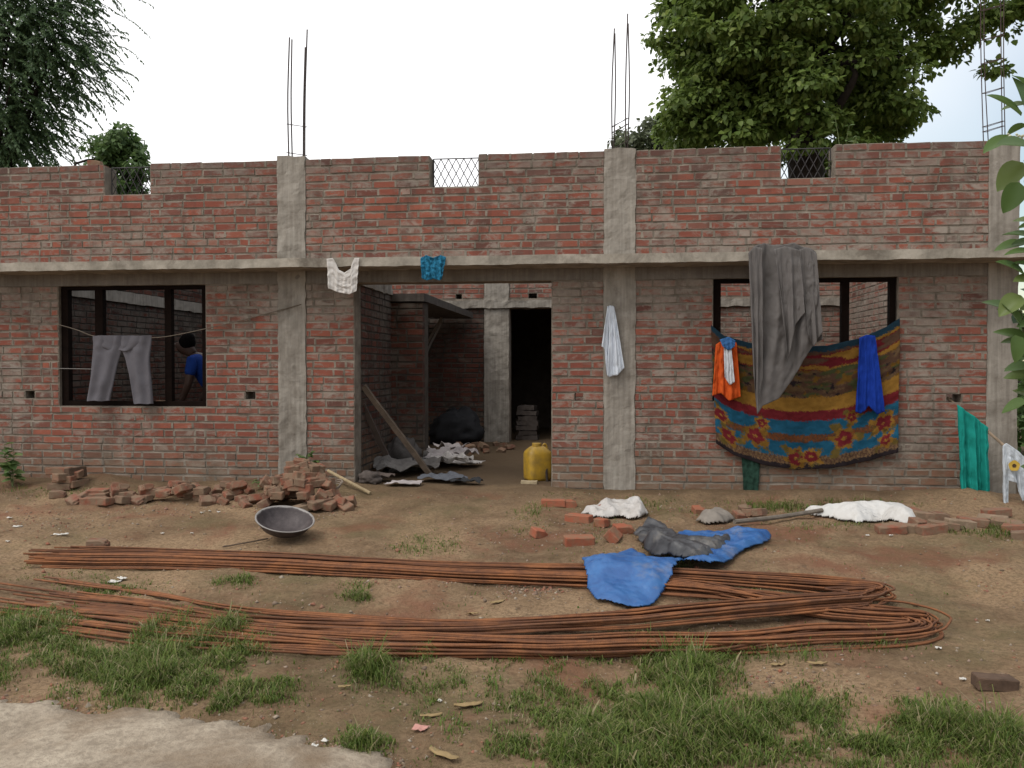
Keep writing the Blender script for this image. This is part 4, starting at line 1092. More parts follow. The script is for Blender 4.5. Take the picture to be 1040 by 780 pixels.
for (px, py, r_, c_, sd, lb) in ((384, 478, (.20, .26, .26), (.085, .075, .07), 4, 'grey heap of old cloth slumped against the left passage wall'), (402, 474, (.22, .2, .15), (.15, .135, .125), 8, 'lighter grey heap of cloth beside the plank in the passage'), (376, 491, (.12, .1, .08), (.10, .08, .07), 12, 'low brown cloth bundle just inside the left jamb')):
    q_ = G(px, py); lump('cloth_heap', (max(q_[0], xp + .05 + r_[0] * .8), q_[1], q_[2]), r_, simple('old_cloth', c_, .95, .4, 9, .5), lb, 'cloth heap', sd, 3.4, .24)
lump('black_bundle', (WX(464, YB - .5), YB - .5, 0), (.42, .32, .34), simple('black_plastic', (.012, .012, .014), .8, .3, 9, .5, 12, .4), 'large black plastic bundle on the floor by the inner wall', 'bundle', 3, 3.6, .22)
sm = simple('folded_sack', (.075, .06, .052), .9, .3, 12, .4)
for k in range(7):
    xs = WX(536, YB + .45); mb = MB()
    mb.nbox(-.17 + R.uniform(-.03, .03), .17 + R.uniform(-.03, .03), -.14, .14, 0, .075, .04, .014, 9, seed=k * 5)
    o = mb.build('folded_sack', sm, smooth=True); o.location = (xs, YB + .45, .005 + k * .083); o.rotation_euler[2] = R.uniform(-.2, .2)
    tag(o, 'folded sack in the stack inside the dark inner doorway', 'sack', 'folded sacks stacked in the inner doorway')

# ------------------------------------------------------------------ person inside the left window
def skin_obj(name, joints, edges, mat, parent=None, sub=2, root=0):
    me = bpy.data.meshes.new(name); me.from_pydata([j[0] for j in joints], edges, [])
    o = bpy.data.objects.new(name, me); COL.objects.link(o)
    if parent: o.parent = parent
    md = o.modifiers.new('Skin', 'SKIN'); md.use_smooth_shade = True
    lay = me.skin_vertices[0].data if me.skin_vertices else None
    if lay is None:
        bm = bmesh.new(); bm.from_mesh(me); bm.verts.layers.skin.verify(); bm.to_mesh(me); bm.free(); lay = me.skin_vertices[0].data
    for i, j in enumerate(joints):
        r = j[1]; lay[i].radius = (r, r) if np.isscalar(r) else r; lay[i].use_root = (i == root)
    sb = o.modifiers.new('Sub', 'SUBSURF'); sb.levels = sub; sb.render_levels = sub
    me.materials.append(mat)
    return o
H = W(187, 349, .62)
pb_ = (H[0] + .30, .62, float(hf(H[0] + .3, .62)))
per = empty('person', pb_, 'person in a blue shirt bending forward behind the left window', 'person')
h = H - np.array(pb_)     # head centre relative to the base
def J(dx, dy, dz): return (h[0] + dx, h[1] + dy, h[2] + dz)
skin_m = simple('brown_skin', (.045, .022, .015), .6, .15, 9, .1)
pel = (.22, 0, .86)
joints = [(pel, .12), (J(.30, 0, -.38), .125), (J(.20, 0, -.22), .13), (J(.115, 0, -.13), .058), (J(.01, 0, -.03), .085), (J(-.02, 0, .05), .088), (J(-.07, 0, -.085), .04), (J(-.105, 0, -.02), .014),
          (J(.20, -.19, -.21), .06), (J(.17, -.25, -.47), .044), (J(.06, -.22, -.70), .033), (J(.02, -.21, -.77), .034),
          (J(.20, .19, -.21), .06), (J(.18, .25, -.47), .044), (J(.07, .22, -.70), .033), (J(.03, .21, -.77), .034),
          ((.20, -.10, .80), .09), ((.17, -.11, .46), .058), ((.23, -.11, .08), .04), ((.09, -.12, .035), .035),
          ((.20, .10, .80), .09), ((.17, .11, .46), .058), ((.23, .11, .08), .04), ((.09, .12, .035), .035)]
edges = [(0, 1), (1, 2), (2, 3), (3, 4), (4, 5), (4, 6), (4, 7), (2, 8), (8, 9), (9, 10), (10, 11), (2, 12), (12, 13), (13, 14), (14, 15), (0, 16), (16, 17), (17, 18), (18, 19), (0, 20), (20, 21), (21, 22), (22, 23)]
nj = len(joints)
for (hand, sy) in ((11, -1), (15, 1)):
    b = np.array(joints[hand][0])
    for k, L in enumerate((.075, .085, .08, .065)):
        y_ = (k - 1.5) * .02
        joints += [(tuple(b + [-.04, y_, -.01]), .010), (tuple(b + [-.04 - L * .55, y_ * 1.15, -.02]), .009), (tuple(b + [-.04 - L, y_ * 1.2, -.05]), .008)]
        i0 = len(joints) - 3; edges += [(hand, i0), (i0, i0 + 1), (i0 + 1, i0 + 2)]
    joints += [(tuple(b + [-.01, -sy * .04, -.01]), .012), (tuple(b + [-.045, -sy * .055, -.03]), .009)]
    i0 = len(joints) - 2; edges += [(hand, i0), (i0, i0 + 1)]
skin_obj('body', joints, edges, skin_m, per)
sj = [((pel[0], pel[1], pel[2] + .02), .145), (J(.30, 0, -.38), .150), (J(.20, 0, -.22), .155), (J(.15, 0, -.155), .085), (J(.20, -.19, -.21), .078), (J(.18, -.235, -.38), .062), (J(.20, .19, -.21), .078), (J(.185, .235, -.38), .062)]
skin_obj('blue_shirt', sj, [(0, 1), (1, 2), (2, 3), (2, 4), (4, 5), (2, 6), (6, 7)], cloth_mat('person_blue', (.008, .030, .16), translucent=0), per)
tj = [((pel[0], 0, pel[2] - .03), .135), ((.20, -.10, .78), .10), ((.17, -.11, .46), .075), ((.23, -.11, .12), .06), ((.20, .10, .78), .10), ((.17, .11, .46), .075), ((.23, .11, .12), .06)]
skin_obj('trousers', tj, [(0, 1), (1, 2), (2, 3), (0, 4), (4, 5), (5, 6)], cloth_mat('person_dark', (.03, .03, .035), translucent=0), per)
hj = [(J(-.02, 0, .085), .085), (J(.035, 0, .05), .112), (J(.06, 0, -.02), .10), (J(.12, 0, -.03), .06)]
skin_obj('hair', hj, [(0, 1), (1, 2), (2, 3)], simple('black_hair', (.006, .005, .005), .9, .3, 40, .6, 120, spec=.03), per)
for sy in (-1, 1):
    mb = MB(); V = []
    for i in range(7):
        for j in range(10):
            a, b = PI * i / 6, 2 * PI * j / 10; V.append(np.array(J(-.088, sy * .032, -.005)) + .011 * np.array([math.sin(a) * math.cos(b), math.sin(a) * math.sin(b), math.cos(a)]))
    mb.add(V, [(i * 10 + j, i * 10 + (j + 1) % 10, (i + 1) * 10 + (j + 1) % 10, (i + 1) * 10 + j) for i in range(6) for j in range(10)])
    mb.build('eye', simple('eye_white', (.2, .17, .15), .3), per, smooth=True)

# ------------------------------------------------------------------ vegetation
def leaf_mat(name, cols, trans=.3, rough=.5):
    t = NT(name); rnd = t.n('ShaderNodeNewGeometry').outputs['Random Per Island']
    col = t.ramp(rnd, [(i / (len(cols) - 1), c) for i, c in enumerate(cols)])
    return t.finish(col, rough, None, .3, translucent=trans)
M['bark'] = simple('bark', (.03, .022, .018), .95, .5, 14, .8, 24)

def fast_mesh(name, V, faces_idx, nper, mat, parent=None):
    """V (N,3); faces_idx (M,nper)"""
    me = bpy.data.meshes.new(name)
    me.vertices.add(len(V)); me.vertices.foreach_set('co', V.astype(np.float32).ravel())
    m = len(faces_idx)
    me.loops.add(m * nper); me.loops.foreach_set('vertex_index', faces_idx.astype(np.int32).ravel())
    me.polygons.add(m); me.polygons.foreach_set('loop_start', np.arange(0, m * nper, nper, dtype=np.int32))
    me.update(calc_edges=True); me.validate()
    me.materials.append(mat)
    o = bpy.data.objects.new(name, me); COL.objects.link(o)
    if parent is not None: o.parent = parent
    return o
def leaves_arr(P, D, Nn, L, Wd, droop=.15):
    """P base, D direction, Nn approx normal, L length, Wd half width -> verts (n*6), faces"""
    D = D / (np.linalg.norm(D, axis=1)[:, None] + 1e-9)
    S = np.cross(D, Nn); S /= (np.linalg.norm(S, axis=1)[:, None] + 1e-9)
    Nv = np.cross(S, D)
    L = L[:, None]; Wd = Wd[:, None]
    v0 = P
    v1 = P + D * L * .35 + S * Wd + Nv * Wd * .25
    v2 = P + D * L * .72 + S * Wd * .72 + Nv * Wd * .15 - Nv * L * droop * .5
    v3 = P + D * L - Nv * L * droop
    v4 = P + D * L * .72 - S * Wd * .72 + Nv * Wd * .15 - Nv * L * droop * .5
    v5 = P + D * L * .35 - S * Wd + Nv * Wd * .25
    m = P + D * L * .5 - Nv * L * droop * .25
    n = len(P)
    V = np.stack([v0, v1, v2, v3, v4, v5, m], 1).reshape(-1, 3)
    b = np.arange(n)[:, None] * 7
    q = np.concatenate([b + np.array([[0, 1, 2, 6]]), b + np.array([[6, 2, 3, 3]])[:, :4]], 0)
    tri = np.concatenate([b + np.array([[0, 1, 6]]), b + np.array([[1, 2, 6]]), b + np.array([[2, 3, 6]]), b + np.array([[3, 4, 6]]), b + np.array([[4, 5, 6]]), b + np.array([[5, 0, 6]])], 0)
    return V, tri
def rnd_dir(n):
    d = NR.normal(size=(n, 3)); return d / np.linalg.norm(d, axis=1)[:, None]

def broad_tree(name, lobes, trunk_pts, trunk_r, label, leaf, ncl, nl, mat, cl_r=.5, limbs=14, branch_mat=None, inner=.55, droop=.2):
    base = np.array(trunk_pts[0])
    root = empty(name, base, label, 'tree')
    tp_ = spline(trunk_pts, 16)
    mb = MB(); mb.tube(tp_ - base, np.interp(np.linspace(0, 1, 16), np.linspace(0, 1, len(trunk_r)), trunk_r), 14)
    mb.build('trunk', branch_mat or M['bark'], root, smooth=True)
    w = np.array([a[1][0] * a[1][1] * a[1][2] for a in lobes]) ** .8; w /= w.sum()
    C = []
    for i in range(ncl):
        c_, r_ = lobes[NR.choice(len(lobes), p=w)]
        d = rnd_dir(1)[0]; rad = NR.uniform(inner, 1.0)
        C.append(np.array(c_) + d * rad * np.array(r_) * (1 + .22 * float(vn3(d[0] * 3, d[1] * 3, d[2] * 3, 5))))
    C = np.array(C)
    # limbs toward some of the clusters
    mb = MB()
    for i in range(limbs):
        e = C[NR.randint(len(C))]
        s = tp_[NR.randint(8, 16)]
        mid = (s + e) / 2 + NR.normal(size=3) * .25 + [0, 0, .15]
        mb.tube(spline([s, mid, e], 9) - base, np.linspace(trunk_r[-1] * .7, .015, 9), 7)
    mb.build('limbs', branch_mat or M['bark'], root, smooth=True)
    N = ncl * nl
    ci = np.repeat(np.arange(ncl), nl)
    rr_ = NR.uniform(.5, 1.25, ncl)[ci] * cl_r
    dd = rnd_dir(N) * (NR.uniform(0, 1, N) ** .45)[:, None]
    dd[:, 2] = np.abs(dd[:, 2]) * 1.25 - .35
    P = C[ci] + dd * rr_[:, None] * np.array([1, 1, .7])
    cen = np.mean([a[0] for a in lobes], axis=0)
    out = P - C[ci]; out /= np.linalg.norm(out, axis=1)[:, None] + 1e-6
    D = out * .7 + rnd_dir(N) * .7 + np.array([0, 0, -.45])
    Nn = rnd_dir(N) * .6 + out * .5 + np.array([0, 0, .9])
    L = leaf * NR.uniform(.65, 1.3, N)
    V, tri = leaves_arr(P - base, D, Nn, L, L * NR.uniform(.28, .40, N), droop)
    fast_mesh('crown', V, tri, 3, mat, root)
    return root
def lobe(px, py, y, rx, ry=None, rz=None):
    return (W(px, py, y), (rx, ry or rx, rz or rx))
ty = 7.2
# big tree behind the right part
tl = [lobe(728, 40, ty - .3, 1.0, 1.3, 1.3), lobe(722, 100, ty - .4, .95, 1.1, .8), lobe(770, 10, ty - .8, 1.4), lobe(775, 90, ty - .6, 1.2, 1.2, .8), lobe(815, 95, ty - 1.0, .6, .5, .5), lobe(835, 40, ty - .6, 1.35, 1.4, 1.0),
      lobe(885, 115, ty + .6, .55, .9, .5), lobe(872, 65, ty + .2, .65, .9, .8), lobe(800, -90, ty, 2.0, 2.0, 1.6), lobe(900, -60, ty, 2.0, 1.8, 1.3), lobe(950, 14, ty, .9, .9, .6), lobe(930, 48, ty, .4, .5, .22), lobe(965, 45, ty, .4, .5, .25), lobe(1005, 6, ty, .9, .9, .5), lobe(1045, 14, ty, .6, .7, .45), lobe(1010, 60, ty, .18, .2, .25), lobe(735, 130, ty - .3, 1.1, .9, .55), lobe(697, 128, ty, .55, .8, .5), lobe(700, 60, ty, .45, .8, .7), lobe(900, 118, ty + .3, .5, .7, .45), lobe(795, 135, ty - 1.1, .7, .4, .45), lobe(862, 125, ty - 1.0, .55, .4, .5), lobe(826, 95, ty - 1.3, .7, .5, .45), lobe(905, 95, ty - .2, .5, .6, .6), lobe(705, 20, ty, .7, .9, .8), lobe(828, 150, ty + 1.9, 1.6, .7, .9), lobe(828, 100, ty + 1.9, 1.8, .7, .9)]
bt = W(828, 380, ty); bx_ = bt[0]
broad_tree('broadleaf_tree', tl, [(bx_, ty + .2, -.1), (bx_ + .05, ty + .2, 2.0), (bx_ - .1, ty + .2, 4.2), (bx_ - .3, ty, 6.2), (bx_ - .4, ty, 8)], [.42, .36, .33, .26, .16],
           'huge dense broadleaf tree behind the right half of the house', .118, 660, 120, leaf_mat('big_tree_leaf', [(.08, .125, .028), (.13, .19, .042), (.18, .245, .055), (.10, .155, .036), (.23, .28, .075)], .45), .42, 26)
# small tree behind the left notch
ty2 = 3.2
tl2 = [lobe(122, 152, ty2, .36, .36, .30), lobe(105, 160, ty2, .26), lobe(138, 178, ty2, .24, .3, .3), lobe(118, 195, ty2, .4, .4, .3), lobe(128, 140, ty2, .22)]
bt = W(122, 380, ty2)
# this tree stands in the open courtyard
broad_tree('small_tree', tl2, [(bt[0], ty2, -.05), (bt[0] + .03, ty2, 1.6), (bt[0], ty2, 3.0)], [.07, .055, .03], 'small round dark leafed tree showing through the left notch of the parapet', .085, 120, 30,
           leaf_mat('small_tree_leaf', [(.07, .12, .04), (.10, .165, .055), (.14, .21, .07)], .45), .17, 12)
# far pale bush at the left foot of the big tree
tl3 = [lobe(655, 150, 16, .9, .9, .8), lobe(668, 160, 16, 1.0)]
bt = W(660, 380, 16)
broad_tree('distant_tree', tl3, [(bt[0], 16, -.3), (bt[0], 16, 3.0), (bt[0], 16, 5.0)], [.15, .12, .06], 'pale distant tree top just left of the huge tree', .16, 70, 40, leaf_mat('pale_leaf', [(.10, .12, .07), (.14, .16, .09)], .3), .35, 6)

# feathery tree, upper left
def feather_tree():
    yy = 6.4
    bt = W(-30, 380, yy); base = np.array([bt[0], yy, -.1])
    root = empty('feathery_tree', base, 'dark feathery leafed tree drooping over the left end of the house', 'tree')
    tr_ = [base, base + [.1, 0, 2.4], base + [.3, 0, 4.2], base + [.2, 0, 7]]
    tp_ = spline(tr_, 14)
    mb = MB(); mb.tube(tp_ - base, np.linspace(.32, .10, 14), 12); mb.build('trunk', M['bark'], root, smooth=True)
    lob = [lobe(5, 95, yy - .4, 1.0, .8, 1.3), lobe(-10, 20, yy - .4, 1.3, .8, 1.0), lobe(35, 30, yy - .3, .9, .8, .8), lobe(22, 145, yy - .2, .7, .8, .5), lobe(10, 60, yy, 1.3, 1.2, 1.5), lobe(60, 40, yy, 1.1, 1.0, .9), lobe(-40, 40, yy, 1.6), lobe(20, -20, yy, 1.6, 1.4, .9), lobe(30, 120, yy, .75, .9, .7), lobe(5, 140, yy, .9, .9, .7), lobe(80, 5, yy, .65, .8, .5), lobe(60, -40, yy, 1.1, 1.0, .6), lobe(-60, 120, yy, 1.2), lobe(70, 75, yy, .55, .7, .55), lobe(18, 100, yy + .6, 1.0, .6, .9)]
    w = np.array([a[1][0] * a[1][1] * a[1][2] for a in lob]) ** .7; w /= w.sum()
    mb = MB(); Vs = []; n = 0
    ns = 2100; nleaf = 32
    P0 = []; DD = []
    for i in range(ns):
        c_, r_ = lob[NR.choice(len(lob), p=w)]
        d = rnd_dir(1)[0]
        P0.append(np.array(c_) + d * np.array(r_) * NR.uniform(.25, .92))
        o = d * .6 + rnd_dir(1)[0] * .5 + np.array([.5, -.1, -.1])
        DD.append(o / np.linalg.norm(o))
    P0 = np.array(P0); DD = np.array(DD)
    Ls = NR.uniform(.35, .85, ns)
    Pl = []; Dl = []; Nl = []
    t_ = np.linspace(.05, 1, nleaf)
    for k, tt in enumerate(t_):
        q = P0 + DD * (Ls * tt)[:, None] + np.array([0, 0, -1.0]) * (Ls * .38 * tt * tt)[:, None]
        ax_ = DD + np.array([0, 0, -.76]) * tt
        side = np.cross(ax_, [0, 0, 1.0]); side /= np.linalg.norm(side, axis=1)[:, None] + 1e-6
        sg = 1 if k % 2 else -1
        Pl.append(q); Dl.append(side * sg * .75 + ax_ * .75 + NR.normal(size=(ns, 3)) * .2 + [0, 0, -.25]); Nl.append(np.tile([0, 0, 1.0], (ns, 1)) + NR.normal(size=(ns, 3)) * .4)
    Pl, Dl, Nl = map(np.concatenate, (Pl, Dl, Nl))
    N = len(Pl); L = NR.uniform(.05, .095, N)
    V, tri = leaves_arr(Pl - base, Dl, Nl, L, L * .22, .1)
    fast_mesh('crown', V, tri, 3, leaf_mat('feather_leaf', [(.06, .10, .05), (.09, .145, .065), (.125, .185, .08)], .45), root)
    mb = MB()
    for i in range(40):
        s = tp_[NR.randint(5, 14)]; e = P0[NR.randint(ns)]
        mb.tube(spline([s, (s + e) / 2 + [0, 0, .25], e], 9) - base, np.linspace(.045, .008, 9), 6)
    for i in range(0, ns, 4):
        mb.tube(np.array([P0[i], P0[i] + DD[i] * Ls[i] * .5 - [0, 0, Ls[i] * .095], P0[i] + DD[i] * Ls[i] - [0, 0, Ls[i] * .38]]) - base, [.004, .003, .002], 3, cap=False)
    mb.build('limbs', M['bark'], root, smooth=True)
feather_tree()

# large leafed shrub at the right edge, nearer than the house
def shrub():
    y0 = -3.2
    b0 = W(1075, 600, y0); base = np.array([b0[0], y0, float(hf(b0[0], y0))])
    root = empty('milkweed_shrub', base, 'tall shrub with big pale green oval leaves at the right edge', 'shrub')
    big = []; stems = MB()
    for (tx, tyy, tz) in ((1040, 85, -3.25), (1044, 225, -3.35), (1036, 315, -3.1), (1085, 30, -3.0), (1080, 260, -3.2)):
        top = W(tx, tyy, tz)
        s = spline([base, base * .45 + top * .55 + [.05, .03, 0], top], 24)
        stems.tube(s - base, np.linspace(.022, .008, 24), 7)
        for k in range(6, 24):
            p = s[k]
            a = R.uniform(0, PI)
            for q in (a, a + PI):
                big.append((p, np.array([math.cos(q), math.sin(q) * .8, R.uniform(-.15, .55)]), R.uniform(.10, .17)))
    # leaves that reach into the picture
    for (px, py, dpx, dpy, L, yy) in ((1042, 140, -38, 10, .19, -3.3), (1046, 118, -30, -28, .2, -3.3), (1048, 165, -30, 30, .18, -3.2), (1044, 185, -14, 30, .16, -3.3), (1050, 248, -46, 4, .14, -3.2), (1050, 280, -30, -22, .16, -3.3), (1046, 300, -26, 22, .15, -3.3), (1040, 318, -44, -22, .16, -3.2), (1045, 330, -20, -34, .15, -3.3), (1050, 345, -26, -10, .15, -3.2), (1055, 372, -30, 2, .12, -3.2), (1052, 408, -26, 8, .13, -3.2), (1050, 110, -8, -40, .17, -3.3), (1040, 340, 4, 30, .14, -3.3), (1056, 150, -20, -6, .18, -3.5)):
        px -= 9; L *= 1.2; p = W(px, py, yy); q = W(px + dpx, py + dpy, yy - R.uniform(-.08, .08)); big.append((p, q - p, L))
    stems.build('stem', simple('green_stem', (.16, .17, .09), .8), root, smooth=True)
    P = np.array([b[0] for b in big]); D = np.array([b[1] for b in big]); L = np.array([b[2] for b in big])
    V_all = []; F_all = []; n = 0
    mb = MB()
    for p, d, L_ in big:
        d = d / np.linalg.norm(d); nn = np.array([R.uniform(-.5, .5), -.5, .8]); s = np.cross(d, nn); s /= np.linalg.norm(s); nv = np.cross(s, d)
        if nv[2] < 0: nv = -nv
        V = []
        for i in range(9):
            t = i / 8; w_ = L_ * .34 * (math.sin(PI * (t ** .75)) ** .7 if 0 < t < 1 else .02)
            c_ = p + d * L_ * t + nv * (-.18 * L_ * t * t)
            V += [c_ - s * w_ + nv * w_ * .35, c_ - s * w_ * .5 + nv * w_ * .1, c_, c_ + s * w_ * .5 + nv * w_ * .1, c_ + s * w_ + nv * w_ * .35]
        mb.add(np.array(V) - base, gridf(9, 5))
    mb.build('foliage', leaf_mat('milkweed_leaf', [(.08, .14, .04), (.11, .18, .05), (.10, .16, .065), (.16, .21, .06)], .4, .4), root, smooth=True)
    fl = MB()
    for i in range(26):
        c_ = W(1034, 139, -3.3) + NR.normal(size=3) * [.03, .03, .014]
        V = [c_ + np.array(d) * .010 for d in [(1, 0, 0), (-1, 0, 0), (0, 1, 0), (0, -1, 0), (0, 0, 1), (0, 0, -1)]]
        fl.add(np.array(V) - base, [(0, 2, 4), (2, 1, 4), (1, 3, 4), (3, 0, 4), (2, 0, 5), (1, 2, 5), (3, 1, 5), (0, 3, 5)])
    fl.build('flower_cluster', simple('cream_flower', (.55, .55, .40), .7), root)
shrub()
# green bushes past the right end of the house
def bush(px, py, y, r, label, mat, leaf=.12, ncl=60, nl=40):
    c_ = W(px, py, y); g = float(hf(c_[0], y))
    lob = [(np.array([c_[0], y, max(c_[2], g + r * .6)]), (r, r, r * .8)), (np.array([c_[0] + r * .7, y + .3, g + r * .5]), (r * .8, r, r * .6))]
    broad_tree('green_bush', lob, [(c_[0], y, g - .05), (c_[0] + .02, y, g + r * .5), (c_[0], y, g + r * .9)], [.05, .04, .02], label, leaf, ncl, nl, mat, r * .35, 8)['category'] = 'bush'
gm_ = leaf_mat('bush_leaf', [(.05, .09, .025), (.075, .13, .035), (.10, .16, .045)], .3)
bush(1052, 430, 3.5, .9, 'bright green bush just past the right corner of the house', gm_)
bush(1075, 340, 9.0, 1.6, 'taller green bush further back past the right corner', gm_, .15)
# plants growing on the right parapet beside the notch, and by the left wall
def stem_plant(name, base, tips, leaf, label, mat, cat='plant'):
    base = np.array(base); root = empty(name, base, label, cat)
    st = MB(); P = []; D = []
    for tpt in tips:
        s = spline([base, (base + tpt) / 2 + NR.normal(size=3) * .02, tpt], 10); st.tube(s - base, np.linspace(.006, .002, 10), 5)
        for k in range(3, 10):
            for q in range(2):
                P.append(s[k]); a = R.uniform(0, 2 * PI); D.append([math.cos(a), math.sin(a), R.uniform(-.4, .5)])
    st.build('stem', simple('weed_stem', (.14, .17, .07), .8), root)
    P, D = np.array(P), np.array(D); L = NR.uniform(.7, 1.3, len(P)) * leaf
    V, tri = leaves_arr(P - base, D, np.tile([0, -.3, 1.0], (len(P), 1)) + NR.normal(size=(len(P), 3)) * .3, L, L * .32, .2)
    fast_mesh('foliage', V, tri, 3, mat, root)
wl = leaf_mat('weed_leaf', [(.07, .12, .035), (.11, .17, .05), (.15, .20, .07)], .3)
b = W(849, 186, .4); b[2] = ZT - 5 * CH
b = W(850, 190, .32); b[2] = 2.95
stem_plant('parapet_weed', (b[0], .28, ZT - 4 * CH), [W(848, 118, .3), W(862, 128, .25), W(870, 138, .3), W(842, 165, .1)], .06, 'pale weed growing beside the right notch of the parapet', wl)
for (px, py, tips, lf, lb) in ((8, 497, [(4, 452), (14, 458), (10, 470)], .11, 'broad leafed weed against the wall at the far left edge'),
                               (310, 474, [(304, 462), (316, 460), (322, 468)], .05, 'small weed above the brick heap at the left column'),
                               (262, 506, [(258, 488), (266, 490)], .05, 'small weed at the left edge of the brick heap')):
    p = G(px, py); p[1] = max(min(p[1], -.06), -.5); p[2] = float(hf(p[0], p[1]))
    if px == 310: p = np.array([WX(310, -.2), -.2, .28])
    stem_plant('wall_weed', p, [W(a, b, p[1] - .02) for a, b in tips], lf, lb, wl)

# grass: one object, sampled patch by patch
DENS = 1.7
def grass():
    P = []; Hh = []; TY = []
    def patch(px, py, rx, ry, n, h, dry=.06, fall=1.0):
        n = max(4, int(n * DENS))
        a = NR.uniform(0, 2 * PI, n); r = np.minimum(np.sqrt(-2 * np.log(NR.uniform(.02, 1, n))) * .52, 1.5)
        x, y = px + rx * r * np.cos(a), py + ry * r * np.sin(a)
        ok = y > 470; a, r, x, y = a[ok], r[ok], x[ok], y[ok]
        g = Gs(x, y); n = len(g)
        m = .6 * fbm(g[:, 0] * 2.6, g[:, 1] * 2.6, 0, 3, 44) + .55 * fbm(g[:, 0] * 11, g[:, 1] * 11, 0, 2, 47) + .22 - .30 * r ** 2
        ok = m > NR.uniform(-.5, .6, n)
        hh = h * NR.uniform(.45, 1.2, n) * np.clip(1.12 - .5 * r, .35, 1.1) * (.55 + .9 * np.clip(m, 0, 1.2)) * (1 + .9 * (NR.uniform(0, 1, n) < .07))
        P.append(g[ok]); Hh.append(hh[ok]); TY.append(NR.uniform(0, 1, n)[ok] < dry)
    patch(195, 655, 90, 32, 5200, .15); patch(160, 690, 120, 34, 7600, .13); patch(90, 672, 95, 28, 3800, .12); patch(25, 645, 60, 28, 3000, .11); patch(0, 660, 70, 40, 2600, .10)
    patch(220, 705, 70, 22, 2600, .12); patch(280, 692, 26, 12, 500, .09); patch(235, 640, 50, 14, 1700, .13)
    patch(375, 678, 28, 24, 1100, .15); patch(365, 601, 22, 15, 600, .10); patch(436, 666, 22, 12, 380, .10); patch(372, 755, 36, 18, 1300, .12); patch(445, 640, 8, 20, 60, .14)
    patch(560, 700, 130, 45, 5600, .12, .12); patch(640, 670, 110, 30, 2200, .12, .1); patch(700, 682, 62, 30, 4200, .17); patch(660, 660, 40, 18, 900, .15); patch(690, 740, 90, 40, 3600, .14, .15); patch(790, 735, 70, 34, 3000, .14, .15); patch(550, 755, 140, 45, 6000, .12, .14); patch(820, 740, 60, 40, 2600, .15, .1); patch(640, 760, 160, 40, 3800, .10, .35)
    patch(950, 738, 50, 26, 2400, .14); patch(1010, 758, 50, 34, 2600, .15); patch(900, 765, 90, 25, 2600, .12, .15); patch(930, 715, 30, 12, 400, .12)
    patch(430, 555, 40, 10, 420, .08); patch(240, 590, 26, 8, 260, .08); patch(365, 603, 24, 10, 500, .12); patch(110, 598, 60, 10, 700, .08); patch(530, 530, 24, 14, 260, .08); patch(760, 606, 30, 8, 220, .09); patch(690, 560, 200, 60, 500, .05, .2); patch(60, 585, 70, 14, 800, .05, .3); patch(110, 600, 45, 10, 700, .06, .2); patch(235, 593, 20, 8, 200, .07); patch(60, 625, 60, 14, 500, .06, .4); patch(412, 555, 22, 6, 150, .06); patch(545, 518, 22, 22, 240, .08); patch(608, 545, 14, 10, 130, .09)
    patch(790, 516, 70, 8, 900, .11); patch(700, 520, 40, 8, 260, .08); patch(1010, 538, 45, 10, 900, .12); patch(960, 540, 30, 6, 260, .09); patch(690, 575, 20, 10, 100, .08); patch(845, 535, 60, 5, 240, .08); patch(440, 545, 40, 10, 120, .04); patch(760, 605, 20, 10, 120, .08); patch(880, 655, 60, 8, 170, .12, .4); patch(780, 665, 80, 10, 420, .14, .3)
    patch(600, 735, 130, 40, 3600, .07, .8); patch(850, 745, 150, 35, 2000, .06, .6); patch(480, 700, 140, 50, 1500, .06, .4); patch(150, 499, 140, 5, 420, .07, .2); patch(30, 500, 40, 8, 300, .08, .1); patch(650, 512, 60, 7, 320, .08, .15); patch(870, 512, 80, 5, 500, .09, .15); patch(565, 502, 20, 4, 120, .06); patch(520, 780, 520, 120, 1500, .05, .4); patch(400, 640, 420, 60, 500, .045, .4); patch(850, 600, 180, 60, 160, .04, .5)
    P = np.concatenate(P); Hh = np.concatenate(Hh) * .46; TY = np.concatenate(TY)
    # leave the road clear
    ey = np.interp(P[:, 0], edge[:-1, 0], edge[:-1, 1])
    keep = ~((P[:, 1] < ey - .02 + .06 * fbm(P[:, 0] * 4, P[:, 1] * 4, 0, 2, 6)) & (P[:, 0] < xlim)) & (P[:, 1] > -7.6)
    P, Hh, TY = P[keep], Hh[keep], TY[keep]
    n = len(P)
    a = NR.uniform(0, 2 * PI, n); lean = NR.uniform(.2, 1.7, n)
    d = np.stack([np.cos(a), np.sin(a), 0 * a], 1); s = np.stack([-np.sin(a), np.cos(a), 0 * a], 1)
    w = (NR.uniform(.0013, .0030, n) + .0035 * (NR.uniform(0, 1, n) < .06))[:, None]
    H1 = Hh[:, None]; ln = (lean * Hh)[:, None]
    z = np.array([0, 0, 1.0])
    b0, b1 = P - s * w - z * .01, P + s * w - z * .01
    m0, m1 = P + d * ln * .25 + z * H1 * .55 - s * w * .85, P + d * ln * .25 + z * H1 * .55 + s * w * .85
    u0, u1 = P + d * ln * .62 + z * H1 * .88 - s * w * .5, P + d * ln * .62 + z * H1 * .88 + s * w * .5
    tp_ = P + d * ln * 1.1 + z * H1 * (1.0 - .34 * lean[:, None])
    V = np.stack([b0, b1, m1, m0, u1, u0, tp_], 1).reshape(-1, 3)
    b = np.arange(n)[:, None] * 7
    tri = np.concatenate([b + np.array([[0, 1, 2]]), b + np.array([[0, 2, 3]]), b + np.array([[3, 2, 4]]), b + np.array([[3, 4, 5]]), b + np.array([[5, 4, 6]])], 0)
    t = NT('grass_blade'); rnd = t.n('ShaderNodeNewGeometry').outputs['Random Per Island']
